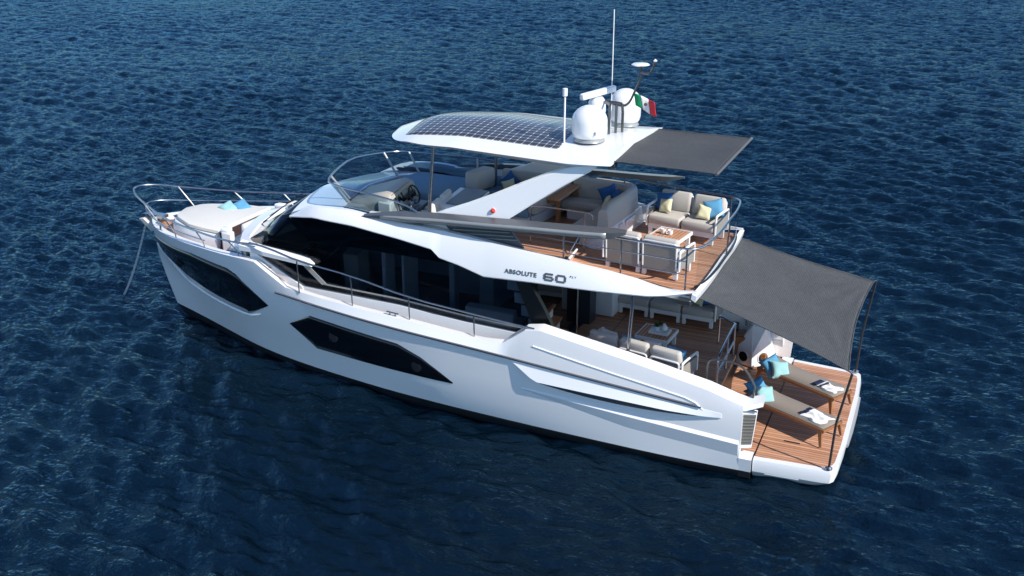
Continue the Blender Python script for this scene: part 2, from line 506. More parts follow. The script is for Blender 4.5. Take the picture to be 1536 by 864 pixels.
for (px, pz, par) in ((12.0, 1.45, mw), (9.75, 1.17, mw), (17.05, 2.05, bw)):
    m = MB(); y0 = hull_y(px, pz) + .014
    m.lathe([(.105, 0), (.13, .008), (.105, .016), (.001, .010)], (0, 0, 0), 28, 'y')
    o = m.build('porthole', simple('porthole_glass', (.012, .014, .018), .1) if 'porthole_glass' not in bpy.data.materials else bpy.data.materials['porthole_glass'], par, w=False)
    o.location = Wp((px, y0, pz)) + Vector((0, .004, 0)); o.rotation_euler = (R(6), 0, 0)
# ledge under the bow window
led = [(x, hull_y(x, z) , z) for x, z in [(18.25, 2.08), (17.6, 1.58), (17.15, 1.31), (16.4, 1.21), (15.5, 1.21), (14.66, 1.25), (14.2, 1.46)]]
m = MB(); m.loft([[(x, y - .02, z + .05), (x, y + .02, z + .04), (x, y + .045, z), (x, y - .02, z - .05)] for x, y, z in chaikin(led, 1)], True)
m.build('window_ledge', W, Y, smooth=30)
# rub rail
for sg in (1, -1):
    pts = [(x, sg * (ky[6](x) + .015), kz[6](x)) for x in np.linspace(13.5, 2.95, 50)]
    m = MB(); m.tube(pts, [.028] * 49 + [.012], 8); m.build('rub_rail', RUBBER, Y)
    m = MB(); m.tube([(p[0], p[1] + sg * .022, p[2] + .006) for p in pts], .012, 6); m.build('rub_strip', CHROME, Y)
# aft quarter: raised strake under the rub rail and a dark blue intake panel with its shadow painted in
def strake(sg):
    top = ip([(2.55, 1.52), (6.95, 1.86)]); bot = ip([(2.55, 1.42), (2.9, 1.40), (6.75, 1.50), (7.35, 1.88)])
    secs = []
    for x in np.linspace(2.5, 7.35, 30):
        t = kz[6](x) - .03; b_ = min(bot(x), t - .01); yb = hull_y(x, b_); k = min(1, (x - 2.5) / 1.2) * min(1, (7.35 - x) / .6)
        secs.append([(x, sg * (hull_y(x, t) - .02), t), (x, sg * (hull_y(x, t) + .005), t), (x, sg * (yb + .02 + .10 * k), b_), (x, sg * (yb - .03), b_ - .02)])
    m = MB(); m.loft(secs, True); m.build('side_strake', W, Y, smooth=30)
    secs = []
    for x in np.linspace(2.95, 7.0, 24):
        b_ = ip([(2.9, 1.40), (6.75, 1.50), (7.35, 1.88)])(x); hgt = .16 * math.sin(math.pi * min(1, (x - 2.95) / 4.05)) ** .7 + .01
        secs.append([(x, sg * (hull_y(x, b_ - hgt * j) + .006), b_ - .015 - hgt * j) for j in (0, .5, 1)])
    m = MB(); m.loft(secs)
    o = m.build('intake_shadow', simple('intake_shadow_grille', (.05, .06, .08), .5) if 'intake_shadow_grille' not in bpy.data.materials else bpy.data.materials['intake_shadow_grille'], Y)
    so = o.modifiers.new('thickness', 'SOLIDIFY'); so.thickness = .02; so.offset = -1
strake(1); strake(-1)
# moulded bead on the quarter
pts = [(6.84, 2.30), (5.2, 2.03), (3.9, 1.83), (3.15, 1.71), (2.9, 1.52)]
m = MB(); m.tube([(x, hull_y(x, z) + .004, z) for x, z in chaikin(pts, 1)], .018, 6); m.build('moulded_bead', W, Y)
# lower knuckle wedge: long spray strake
secs = []
for x in np.linspace(2.08, 7.1, 26):
    k = min(1, (7.1 - x) / 2.5); zt = ip([(2, .86), (7.1, 1.18)])(x)
    yt = hull_y(x, zt)
    secs.append([(x, yt - .02, zt + .1), (x, yt + .012 + .045 * k, zt), (x, hull_y(x, zt - .30 * k - .01) + .003, zt - .30 * k - .01), (x, yt - .06, zt - .2)])
m = MB(); m.loft(secs, True); m.build('spray_strake', W, Y, smooth=20)
# transom ends of the quarters with louvres
for sg in (1, -1):
    A_, B_, C_, D_ = (1.96, 2.535, 1.50), (1.60, 2.33, 1.46), (1.66, 2.33, .60), (1.99, 2.535, .62)
    f3 = lambda p, d=0.: (p[0] + d * .5, sg * (p[1] - d), p[2])
    m = MB(); m.loft([[f3(A_), f3(B_), f3(C_), f3(D_)], [(2.2, sg * 2.45, 1.5), (2.2, sg * 2.27, 1.5), (2.2, sg * 2.27, .55), (2.2, sg * 2.45, .55)]], True); m.build('quarter_end', W, Y, bevel=.012, w=False)
    P_ = lambda u, v, o: Vector(f3([A_[i] * (1 - u) * (1 - v) + B_[i] * u * (1 - v) + C_[i] * u * v + D_[i] * (1 - u) * v for i in range(3)])) + Vector((-.5, sg * .86, 0)) * o
    m = MB(); m.prism([P_(u, v, .003) for u, v in ((.2, .12), (.93, .12), (.93, .90), (.14, .90))], [P_(u, v, .012) for u, v in ((.2, .12), (.93, .12), (.93, .90), (.14, .90))])
    for i in range(9):
        v = .15 + i * .083; m.tube([P_(.19, v, .016), P_(.92, v, .016)], .012, 5)
    m.build('louvre_panel', GRILLE, Y, w=False)
    m = MB(); m.tube(chaikin([P_(.25, .02, .02), P_(.6, -.02, .05), P_(.9, .03, .03)], 1), .016, 6); m.build('grab_handle', CHROME, Y, w=False)
    m = MB(); m.loft([[(1.50, sg * 2.42, 1.60), (1.52, sg * 2.40, 1.68), (1.52, sg * 2.16, 1.74), (1.52, sg * 2.16, 1.58)], [(1.82, sg * 2.56, 1.50), (1.84, sg * 2.535, 1.58), (1.84, sg * 2.22, 1.66), (1.84, sg * 2.2, 1.45)], [(2.05, sg * 2.575, 1.53), (2.06, sg * 2.545, 1.60), (2.06, sg * 2.22, 1.70), (2.06, sg * 2.2, 1.45)]], True)
    m.build('quarter_cap', W, Y, w=False, smooth=25)

# ---- swim platform
def plat(inset, z):
    i = inset
    half = [(-.03 + i, 0), (-.03 + i, 1.2), (.0 + i, 1.9), (.04 + i, 2.18 - i), (.12 + i * 1.5, 2.28 - i), (.3 + i, 2.31 - i), (1.75, 2.40 - i)]
    return [(x, y, z) for x, y in half] + [(x, -y, z) for x, y in half[::-1][:-1]]
m = MB(); m.loft([[(x * 1. + (.28 if x < .5 else 0), y * .93, -.02 + .0) for x, y, z in plat(.0, 0)], plat(0, .20), plat(-.02, .40), plat(0, .5)], True)
plt = m.build('swim_platform', W, Y, smooth=30)
m = MB(); m.loft([[(x - (.05 if x < 1 else -.0), y, z) for x, y, z in plat(.13, .49)], [(x - (.05 if x < 1 else 0), y, z) for x, y, z in plat(.13, .506)]], True)
m.build('teak_planking', TEAK, plt)
m = MB(); m.bb(.9, 1.25, 1.45, 1.50, .5, .512); m.build('deck_hatch_pull', CHROME, plt)
m = MB(); m.bb(1.735, 1.755, -2.25, 2.25, .507, .509); m.build('deck_seam', BLACK, plt)
m = MB(); m.bb(1.77, 3.2, -2.13, 2.13, .3, .506); m.build('platform_landing', TEAK, plt)
# stern fender moulding
m = MB(); m.tube([(-.05, -1.2, .38), (-.07, -.4, .38), (-.07, .4, .38), (-.05, 1.0, .38)], .045, 8); m.build('stern_fender', GREYL, plt)
m = MB(); m.prism([(.75, 2.25, .14), (1.5, 2.25, .14), (1.45, 2.25, .32), (.8, 2.25, .32)], [(.75, 2.335, .16), (1.5, 2.38, .16), (1.45, 2.38, .32), (.8, 2.335, .32)]); m.build('side_recess', W, plt, bevel=.01)

# ---- cockpit
ZC = 1.46
m = MB(); m.bb(3.3, 6.95, -2.10, 2.10, ZC - .08, ZC); m.build('cockpit_deck', TEAK, Y)
for x, y0, y1 in ((5.98, -1.9, 1.9), (6.9, -1.9, 1.9), (3.7, -.1, .5)):
    m = MB(); m.bb(x, x + .02, y0, y1, ZC, ZC + .003); m.build('deck_seam', RUBBER, Y)
# transom bulkhead with dark garage glass, and the two flights of steps
m = MB(); m.bb(3.22, 3.3, -2.1, 2.1, .5, ZC - .003); m.build('transom_bulkhead', BLACK, Y)
for sg in (1, -1):
    for i in range(4):
        m = MB(); x1 = 3.22 - i * .28; m.bb(x1 - .30, x1, sg * 1.66, sg * 2.09, .5, ZC - .19 * (i + 1) - .012); o = m.build('stern_step', TEAKD, Y, bevel=.01)
        m = MB(); m.bb(x1 - .28, x1 - .01, sg * 1.68, sg * 2.07, ZC - .19 * (i + 1) - .012, ZC - .19 * (i + 1)); m.build('tread', TEAK, o)
# stern rail
def rail(name, paths, r, mat, parent=Y, n=8, w=None):
    m = MB()
    for p in paths: m.tube(p, r, n)
    return m.build(name, mat, parent, w=w)
def arc(pts, it=2): return chaikin(pts, it)
rail('stern_rail', [arc([(2.86, 1.48, ZC), (2.86, 1.48, 2.15), (2.86, 1.42, 2.28), (2.86, 1.30, 2.30), (2.86, -.15, 2.30), (2.86, -.25, 2.28), (2.90, -.30, 2.26), (3.36, -.62, 2.26), (3.36, -.70, 2.20), (3.36, -.70, ZC)], 2),
                    [(2.86, -.25, 1.85), (2.86, 1.46, 1.85)], [(2.86, .5, ZC), (2.86, .5, 2.30)], [(2.86, -.22, ZC), (2.86, -.22, 2.28)]], .026, CHROME)
m = MB(); m.bb(2.80, 3.3, -.30, 1.55, ZC - .10, ZC - .004); m.build('deck_edge', TEAK, Y)
m = MB(); m.bb(2.84, 2.88, -.28, 1.5, .55, ZC - .10); m.build('garage_door', BLACK, Y)
for sg, mt in ((1, DARKSTEEL), (-1, CHROME)):
    rail('stair_handrail', [arc([(3.0, sg * 1.98, ZC), (3.0, sg * 1.98, 2.35), (2.92, sg * 1.98, 2.5), (2.4, sg * 2.0, 2.52), (2.15, sg * 2.02, 2.42), (1.92, sg * 2.05, 2.10), (1.9, sg * 2.1, 2.0), (1.92, sg * 2.14, 1.74)], 2)], .026, mt)
# posts holding up the sun deck
for sg in (1, -1): rail('deck_post', [[(4.77, sg * 2.06, 2.30), (4.70, sg * 2.06, 3.80)]], .04, CHROME, n=14)

# ---- deck house
def side_poly(name, pts, y0, y1, mat, sg=1, bevel=0, label=None, parent=Y):
    m = MB(); m.prism([(x, sg * y0, z) for x, z in pts], [(x, sg * y1, z) for x, z in pts])
    return m.build(name, mat, parent, bevel=bevel, smooth=0, label=label)
GL = [(14.05, 3.30), (13.95, 3.05), (12.95, 2.50), (10.4, 2.46), (8.7, 2.33), (6.52, 2.26), (6.52, 2.48), (7.22, 3.60), (7.5, 3.85), (8.6, 4.05), (9.3, 4.30), (11.3, 4.58), (12.6, 4.58), (13.35, 4.27)]
for sg in (1, -1):
    side_poly('side_window', GL, 1.945, 1.97, SGLASS, sg)
    side_poly('house_coaming', [(13.9, 3.0), (12.9, 2.47), (10.4, 2.43), (8.7, 2.30), (6.9, 2.24), (6.9, 1.5), (13.9, 1.5)], 1.88, 1.985, W, sg)
    m = MB(); m.loft([[(x, sg * 1.96, zt), (x, sg * 2.05, zt - .01), (x, sg * 2.15, zt - .07 * k), (x, sg * 2.14, zb), (x, sg * 1.96, zb)] for x, zt, zb, k in ((14.5, 3.47, 3.25, 1), (14.05, 3.42, 3.25, 1), (13.9, 3.40, 3.21, 1), (12.9, 3.31, 3.14, 1), (12.68, 3.27, 3.13, .8), (12.56, 3.16, 3.12, .3))], True); m.build('side_eyebrow', W, Y, smooth=25)
    side_poly('window_pillar', [(12.95, 3.12), (12.78, 3.12), (12.28, 2.66), (12.40, 2.62)], 1.97, 1.99, GREYL, sg)
    side_poly('window_sill_line', [(12.4, 2.66), (12.4, 2.62), (10.4, 2.58), (8.7, 2.45), (7.3, 2.40), (7.3, 2.44), (8.7, 2.49), (10.4, 2.62)], 1.97, 1.975, GREYL, sg)
    side_poly('aft_pillar', [(7.45, 3.62), (7.12, 3.62), (6.75, 3.0), (6.50, 2.5), (6.45, 1.5), (6.85, 1.5), (6.95, 2.4)], 1.90, 2.03, BLACK, sg)
    m = MB(); m.loft([[(x, sg * 1.9, 1.66 + max(0, x - 12) * .1), (x, sg * (min(2.3, hull_y(x, 1.62)) - .06), 1.66 + max(0, x - 12) * .1)] for x in np.linspace(7.0, 13.3, 20)]); m.build('side_deck', W2, Y)
for sg in (1, -1):
    side_poly('window_header', [(7.35, 3.70), (12.7, 3.72), (13.25, 4.2), (12.6, 4.54), (11.3, 4.54), (9.3, 4.27), (8.6, 4.02), (7.5, 3.83)], 1.90, 1.935, BLACK, sg)
# saloon behind the tinted glass
m = MB(); m.bb(7.05, 13.6, -1.86, 1.86, 1.52, 1.56); m.build('saloon_floor', simple('walnut_floor', (.16, .09, .05), .4, var=.15, vs=3), Y)
m = MB(); m.bb(7.05, 12.6, -1.82, 1.82, 3.70, 3.75); m.build('saloon_ceiling', W, Y)
for (x0, x1, y0, y1, z0, z1, mt, nm) in ((11.15, 11.25, .55, 1.1, 1.56, 3.6, W, 'saloon_partition'), (10.55, 10.62, .5, 1.3, 1.56, 3.5, W, 'saloon_partition'), (10.6, 11.2, .5, .56, 3.3, 3.6, W, 'saloon_partition'),
                                     (9.2, 10.4, -1.7, -.9, 1.56, 2.5, W, 'galley_counter'), (7.6, 8.8, .9, 1.6, 1.56, 2.1, LIGHTC, 'saloon_sofa'), (7.6, 8.8, 1.5, 1.75, 1.9, 2.6, LIGHTC, 'saloon_sofa'), (8.9, 9.3, -1.7, -.2, 1.56, 2.9, W, 'galley_counter'),
                                     (12.0, 12.4, .3, .9, 1.9, 3.0, BEIGE, 'pilot_seat'), (12.9, 13.6, .1, 1.6, 1.9, 2.75, BLACK, 'dashboard'), (9.6, 9.75, .2, .5, 1.56, 3.7, W, 'saloon_partition'), (8.2, 8.25, -1.2, -.6, 2.5, 3.3, W, 'saloon_screen')):
    m = MB(); m.bb(x0, x1, y0, y1, z0, z1); m.build(nm, mt, Y, bevel=.03)
# raked windscreen and front fairing of the roof
m = MB()
base = [(14.02, 1.94, 3.3), (14.42, 1.75, 3.42), (14.55, 1.0, 3.46), (14.58, 0, 3.47), (14.55, -1.0, 3.46), (14.42, -1.75, 3.42), (14.02, -1.94, 3.3)]
topw = [(12.95, 1.94, 4.36), (13.16, 1.75, 4.28), (13.24, 1.0, 4.31), (13.27, 0, 4.31), (13.24, -1.0, 4.31), (13.16, -1.75, 4.28), (12.95, -1.94, 4.36)]
m.loft([base, topw])
o = m.build('windscreen', DGLASS, Y, smooth=40)
so = o.modifiers.new('thickness', 'SOLIDIFY'); so.thickness = .03; so.offset = -1
# wipers
for y0 in (1.0, -.2):
    m = MB(); m.tube([(14.50, y0, 3.52), (14.05, y0 - .75, 3.92)], .014, 6); m.tube([(14.35, y0 - .1, 3.68), (13.85, y0 - 1.05, 4.08)], .01, 6); m.build('wiper', BLACK, Y)
# bulkhead with door openings behind the cockpit
m = MB(); m.bb(6.95, 7.02, -1.88, 1.9, ZC - .05, 3.72); m.build('saloon_door', DGLASS, Y)
m = MB(); m.bb(6.2, 6.93, -1.95, -1.15, ZC, 2.25); m.build('cockpit_cabinet', W, Y, bevel=.04)
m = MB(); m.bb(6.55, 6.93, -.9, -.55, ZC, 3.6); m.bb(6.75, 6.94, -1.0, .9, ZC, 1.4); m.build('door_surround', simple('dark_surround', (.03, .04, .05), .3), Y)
# interior staircase from the cockpit up to the sun deck, port
for i in range(8):
    z = ZC + .3 * (i + 1); x = 6.35 + .17 * i
    m = MB(); m.bb(x + .02, x + .34, 1.05, 1.85, z - .30, z - .035); o = m.build('stair_riser', W, Y)
    m = MB(); m.bb(x - .04, x + .36, 1.03, 1.86, z - .033, z); m.build('stair_tread', TEAKD, o)
rail('stair_post', [[(6.3, 1.0, ZC), (6.3, 1.0, 3.7)]], .02, CHROME)

# ---- fly deck: side fascias, slab, teak
up = sip([(3.32, 4.06), (3.8, 4.05), (5.45, 4.26), (6.99, 4.41), (8.58, 4.58), (9.39, 4.64), (10.88, 4.70), (11.5, 4.75), (12.4, 4.68), (13.05, 4.36)])
lo = ip([(3.32, 4.02), (3.9, 3.92), (4.35, 3.86), (5.37, 3.83), (6.91, 3.79), (8.07, 3.74), (8.66, 3.92), (9.12, 4.02), (9.31, 4.20), (10.13, 4.33), (11.3, 4.46), (12.33, 4.48), (13.05, 4.32)])
yo = sip([(3.32, 2.12), (4.2, 2.30), (6, 2.40), (10, 2.40), (12, 2.34), (13.05, 2.12)])
FX = sorted(set(list(np.linspace(3.32, 13.05, 60)) + [3.9, 4.35, 8.07, 8.66, 9.12, 9.31]))
for sg in (1, -1):
    secs = []
    for x in FX:
        u_, l_, y_ = up(x), lo(x), yo(x); l_ = min(l_, u_ - .02)
        ki = min(1, max(.3, (x - 3.3) / 1.3)); hgt = u_ - l_; crease = l_ + hgt * .62
        secs.append([(x, sg * (y_ - .18 * ki), u_), (x, sg * (y_ - .07), crease), (x, sg * y_, l_ + .03), (x, sg * (y_ - .02), l_), (x, sg * (y_ - .40 * ki), l_ + .012), (x, sg * (y_ - .42 * ki), max(l_ + .013, min(u_ - .02, 3.9))), (x, sg * (y_ - .34 * ki), max(l_ + .014, min(u_ - .02, 3.9))), (x, sg * (y_ - .30 * ki), u_ - .005)])
    m = MB(); m.loft(secs, True); m.build('fly_bulwark', W, Y, smooth=28)
def aft_edge(z, grow=0, ymax=2.15):
    return [(3.38 - .13 * (1 - (y / 2.15) ** 2) - grow, y, z) for y in np.linspace(-ymax, ymax, 17)]
def deck_grid(z0, z1, grow, ymax, xf, yf):
    secs = []
    for t in np.linspace(0, 1, 24):
        row = []
        ys = np.linspace(-1, 1, 17)
        for q in ys:
            y = q * (ymax + (yf - ymax) * min(1, t * 4)); xa = 3.38 - .13 * (1 - (y / 2.15) ** 2) - grow
            row.append((xa + (xf - xa) * t, y, z1))
        row += [(p[0], p[1], z0) for p in row[::-1]]
        secs.append(row)
    m = MB(); m.loft(secs, True); return m
fd = deck_grid(3.78, 3.9, -.1, 2.05, 12.6, 1.8).build('fly_deck', W, Y, smooth=25)
deck_grid(3.88, 3.915, -.11, 2.02, 9.3, 1.95).build('teak_planking', TEAK, fd, smooth=25)
# aft lip
m = MB(); e = aft_edge(0, .03, 2.16)
m.loft([[(x - .03, y, 3.84), (x - .05, y, 3.98), (x + .05, y, 4.02), (x + .07, y, 3.90)] for x, y, z in e], True); m.build('aft_lip', W, Y, smooth=30)
# roof front fairing
m = MB(); secs = []
for y in np.linspace(-1, 1, 21):
    a = abs(y); yy = y * 2.06
    k = 1 - a ** 4 * .35
    xf = 13.27 - .20 * a ** 3
    secs.append([(xf - .02, yy, 4.27), (xf + .03, yy, 4.31), (12.85, yy, 4.39 + .02 * (1 - a * a)), (12.35, yy, 4.45 + .02 * (1 - a * a)), (12.10 - .5 * max(0, a - .6) / .4, yy * .985, 4.50 + .02 * (1 - a * a)), (12.06 - .5 * max(0, a - .6) / .4, yy * .98, 4.5), (12.06 - .5 * max(0, a - .6) / .4, yy * .98, 4.2)])
m.loft(secs); m.build('roof_fairing', W, Y, smooth=40)
m = MB(); m.loft([[(12.04 - .5 * max(0, abs(t) - .6) / .4, t * 1.9, 4.46), (11.6 - .3 * abs(t) ** 3, t * 1.8, 4.30), (11.5 - .3 * abs(t) ** 3, t * 1.8, 3.95)] for t in np.linspace(-1, 1, 15)]); m.build('dash_top', simple('navy_dash_cover', (.03, .06, .09), .7), Y)
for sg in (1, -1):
    m = MB(); m.loft([[(x, sg * 1.90, 3.93), (x, sg * 1.93, up(x) - .06), (x, sg * 1.99, up(x) + .004)] for x in np.linspace(9.0, 11.7, 16)]); o = m.build('well_lining', SHADEBLUE, Y, smooth=30)  # inner panels added so the white bulwark shows the well's shaded blue
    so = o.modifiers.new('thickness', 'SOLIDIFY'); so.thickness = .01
# fly well floor forward
m = MB(); m.bb(9.3, 11.9, -1.85, 1.85, 3.9, 3.93); m.build('helm_floor', TEAK, Y)
# grey wings along the sun deck
wt = sip([(4.9, 5.22), (5.8, 5.16), (6.99, 5.11), (8.5, 5.03), (9.3, 4.98), (10.15, 4.90), (10.95, 4.76), (11.3, 4.66)])
for sg in (1, -1):
    secs = []
    zk = 0 if sg > 0 else -.0
    for x in np.linspace(4.9, 11.3, 44):
        z = wt(x); t = min(1, (11.3 - x) / 1.3) * min(1, (x - 4.78) / .45); wd = .24 * t + .04; hh = .13 * t + .02
        yc = ip([(4.9, 2.12), (8, 2.22), (11.3, 2.2)])(x)
        secs.append([(x, sg * (yc - wd * .5), z - .01), (x, sg * (yc + wd * .5), z - .03), (x, sg * (yc + wd * .46), z - .03 - hh), (x, sg * (yc - wd * .4), z - hh)])
    m = MB(); m.loft(secs, True); wg = m.build('side_wing', GREY, Y, smooth=20)
    secs = []
    for x in np.linspace(5.3, 10.6, 40):
        z = wt(x); t = min(1, (11.3 - x) / 1.3) * min(1, (x - 4.78) / .45); wd = .24 * t + .04; hh = .13 * t + .02
        yc = ip([(4.9, 2.12), (8, 2.22), (11.3, 2.2)])(x)
        secs.append([(x, sg * (yc + wd * .5 + .004), z - .035), (x, sg * (yc + wd * .46 + .006), z - .02 - hh)])
    m = MB(); m.loft(secs); o = m.build('wing_side_strip', GREYL, wg); so = o.modifiers.new('thickness', 'SOLIDIFY'); so.thickness = .01
    side_poly('louvre_fascia', [(9.25, 4.86), (8.95, 4.52), (7.25, 4.40), (7.5, 4.72), (7.75, 4.96)], 1.98, 2.04, GREY, sg)
    m = MB()
    for i in range(5): m.box((8.05 + .1 * i, sg * 2.055, 4.53 + .075 * i), (1.35, .02, .02), ry=R(5.2))
    m.build('louvre_slat', GREYL, Y)
    side_poly('fascia_coaming', [(11.0, 4.72), (9.25, 4.84), (8.95, 4.50), (11.0, 4.50)], 1.97, 2.03, W, sg)
# arch legs carrying the hardtop
AO = [(9.50, 4.84), (9.15, 5.0), (8.65, 5.21), (8.10, 5.47), (7.55, 5.75), (7.0, 6.02), (6.5, 6.24), (6.15, 6.36), (5.65, 6.44), (5.85, 6.26), (6.4, 5.90), (7.05, 5.44), (7.6, 5.04), (7.72, 4.84)]
for sg in (1, -1):
    m = MB()
    m.prism([(x, sg * (2.04 - (z - 4.8) * .20), z) for x, z in AO], [(x, sg * (1.86 - (z - 4.8) * .20), z) for x, z in AO])
    m.build('arch_leg', W, Y, bevel=.03, smooth=30)
for sg in (1, -1): rail('hardtop_post', [[(9.70, sg * 1.68, 4.3), (9.55, sg * 1.60, 6.40)]], .04, CHROME, n=14)
# red and white navigation lamp on the arch
m = MB(); m.lathe([(.001, .16), (.05, .15), (.062, .10), (.062, 0)], (7.42, 1.93, 4.79), 18, 'y'); m.build('navigation_lamp', W, Y, w=False)
m = MB(); m.lathe([(.001, .20), (.05, .17), (.055, .145), (.001, .145)], (7.42, 1.95, 4.79), 18, 'y'); m.build('lamp_lens', LRED, Y, w=False)

# ---- hardtop
def ht_half(s):
    return sip([(5.40, 1.82), (6.3, 1.85), (8.4, 1.84), (9.6, 1.76), (10.2, 1.58), (10.6, 1.32), (10.9, .92), (11.05, .5), (11.1, .02)])(s)
HX = list(np.linspace(5.40, 10.6, 28)) + [10.75, 10.88, 10.97, 11.04, 11.08, 11.1]
secs = []
for x in HX:
    hw = ht_half(x); fr = 1 - max(0, (x - 9.6) / 1.5) ** 2 * .9
    ze = ip([(5.4, 6.47), (6.3, 6.42), (9, 6.45), (10.2, 6.36), (11.1, 6.12)])(x)
    cr = .14 * fr; th = ip([(5.4, .05), (6.3, .13), (7.2, .14), (10, .10), (11.1, .04)])(x)
    row = []
    for t in np.linspace(-1, 1, 25):
        row.append((x, t * hw, ze + cr * (1 - abs(t) ** 2.3)))
    for t in np.linspace(1, -1, 9):
        row.append((x, t * hw * .93, ze - th + (.02 if abs(t) == 1 else 0)))
    secs.append(row)
m = MB(); m.loft(secs, True); ht = m.build('hardtop', W, Y, smooth=40)
def ht_z(x, y):
    hw = ht_half(x); fr = 1 - max(0, (x - 9.6) / 1.5) ** 2 * .9
    ze = ip([(5.4, 6.47), (6.3, 6.42), (9, 6.45), (10.2, 6.36), (11.1, 6.12)])(x)
    return ze + .14 * fr * (1 - abs(y / hw) ** 2.3)
secs = []
for x in np.linspace(6.75, 10.45, 30):
    hw = min(1.27, ht_half(x) - .24) if x < 10 else 1.27 - (x - 10) ** 2 * .7
    secs.append([(x, t * hw, ht_z(x, t * hw) + .006) for t in np.linspace(-1, 1, 21)])
m = MB(); m.loft(secs); o = m.build('solar_panel', SOLAR, ht, smooth=40)
so = o.modifiers.new('thickness', 'SOLIDIFY'); so.thickness = .008; so.offset = -1
# domes, scanner, masts
def dome(c, r, h, label):
    m = MB(); prof = [(r * .86, 0), (r * .93, .03), (r, .12), (r * 1.0, h - r * .9)] + [(r * math.cos(a), h - r * .9 + r * .9 * math.sin(a)) for a in [R(k) for k in range(8, 90, 8)]] + [(.001, h)]
    m.lathe(prof, c, 40); o = m.build('satellite_dome', W, ht, smooth=60, label=label, w=False)
    m = MB(); m.lathe([(r * .9, -.08), (r * .84, -.03), (r * .84, .01), (.01, .01)], c, 32); m.build('dome_foot', GREYL, o, w=False)
    return o
zt_ = 6.20
d1 = dome((5.85, .66, zt_), .375, .66, 'nearer white satellite dome')
dome((5.64, -1.15, zt_), .345, .72, 'farther white satellite dome')
m = MB(); m.box((5.62, .96, zt_ + .14), (.05, .03, .07), rz=R(-55)); m.build('dome_latch', GREYL, d1, w=False)
m = MB(); m.lathe([(.17, 0), (.19, .22), (.19, .40), (.12, .50), (.001, .50)], (6.02, -.30, zt_ + .15), 24); m.build('radar_pedestal', W, ht, smooth=50, w=False)
m = MB(); m.box((0, 0, 0), (1.30, .12, .14)); o = m.build('radar_scanner', W, ht, bevel=.03, w=False); o.location = (6.0, -.30, zt_ + .74); o.rotation_euler = (0, 0, R(76))
rail('radar_bracket', [arc([(5.62, .05, 6.1), (5.62, .05, 6.72), (5.66, -.1, 6.76), (5.9, -.3, 6.76)], 1), arc([(5.42, -.25, 6.1), (5.42, -.25, 6.72), (5.5, -.3, 6.76), (5.9, -.32, 6.76)], 1), [(5.52, -.1, 6.1), (5.55, -.2, 6.74)]], .03, DARKSTEEL, ht, w=False)
rail('signal_mast', [arc([(5.9, -.45, 6.74), (5.55, -.45, 6.66), (5.36, -.45, 6.70), (5.22, -.48, 7.05), (5.14, -.5, 7.22), (5.14, -.5, 7.54)], 2), arc([(5.14, -.5, 7.40), (4.95, -.5, 7.38), (4.88, -.5, 7.46), (4.83, -.5, 7.64)], 1)], .026, DARKSTEEL, ht, w=False)
m = MB(); m.lathe([(.001, 0), (.16, .01), (.2, .035), (.16, .06), (.001, .07)], (5.14, -.5, 7.53), 28); m.build('gps_antenna', W, ht, w=False)
m = MB(); m.lathe([(.001, -.045), (.045, 0), (.001, .045)], (4.83, -.5, 7.66), 14); m.build('anchor_lamp', W, ht, w=False)
rail('whip_antenna', [[(5.80, -.62, 6.15), (5.81, -.62, 8.66)]], .012, W, ht, w=False)
m = MB(); a0 = (6.28, 1.0, 6.05); m.tube([a0, (a0[0], a0[1], a0[2] + 1.05)], .02, 8); m.lathe([(.001, 1.19), (.052, 1.18), (.052, 1.03), (.03, 1.01)], a0, 16)
m.lathe([(.09, -.03), (.08, .02), (.03, .05)], a0, 12); m.build('vhf_antenna', W, ht, w=False)

# ---- sun deck windscreen
rim = chaikin([(9.6, 2.16, 4.86), (9.95, 2.08, 5.02), (10.6, 1.90, 5.07), (12.1, 1.66, 5.08), (12.45, 1.40, 5.08), (12.52, 0, 5.13), (12.45, -1.40, 5.08), (12.1, -1.66, 5.08), (10.6, -1.90, 5.07), (9.95, -2.08, 5.02), (9.6, -2.16, 4.86)], 2)
lowp = chaikin([(9.6, 2.12, 4.62), (9.95, 2.02, 4.66), (10.5, 1.82, 4.66), (11.75, 1.55, 4.58), (12.03, 1.28, 4.53), (12.1, 0, 4.53), (12.03, -1.28, 4.53), (11.75, -1.55, 4.58), (10.5, -1.82, 4.66), (9.95, -2.02, 4.66), (9.6, -2.12, 4.62)], 2)
m = MB(); m.loft([[a, b] for a, b in zip(rim, lowp)]); ws = m.build('fly_windscreen', FLYGLASS, Y, smooth=40)
rail('windscreen_frame', [rim], .022, CHROME, ws)
k = len(rim)
for i in (int(k * .32), int(k * .41), int(k * .59), int(k * .68), int(k * .2), int(k * .8)):
    rail('windscreen_post', [[rim[i], lowp[i]]], .026, GREYL, ws)

# ---- helm
m = MB()
prof = [(11.95, 4.5), (11.8, 4.66), (11.1, 4.92), (10.86, 5.0), (10.70, 4.98), (10.55, 4.55), (10.5, 4.3), (11.9, 4.3)]
m.loft([[(x, y, (z if abs(y - 1.0) < .6 else z - .12) if z > 4.4 else z) for x, z in prof] for y in (.25, .42, 1.0, 1.52, 1.68)], True)
hc = m.build('helm_console', HELM, Y, bevel=.03, smooth=30)
m = MB(); m.prism([(10.60, .42, 4.66), (10.60, 1.50, 4.66), (10.72, 1.50, 4.96), (10.72, .42, 4.96)], [(10.585, .42, 4.67), (10.585, 1.50, 4.67), (10.70, 1.50, 4.97), (10.70, .42, 4.97)]); m.build('instrument_screen', simple('screen_black', (.012, .014, .018), .1), hc)
m = MB(); m.bb(10.62, 10.95, 1.50, 1.72, 4.3, 4.86); m.build('console_side', CREAM, hc, bevel=.03)
m = MB(); m.bb(10.2, 10.56, .55, 1.35, 4.3, 4.56); m.build('helm_shelf', GREY, hc, bevel=.02)
m = MB()
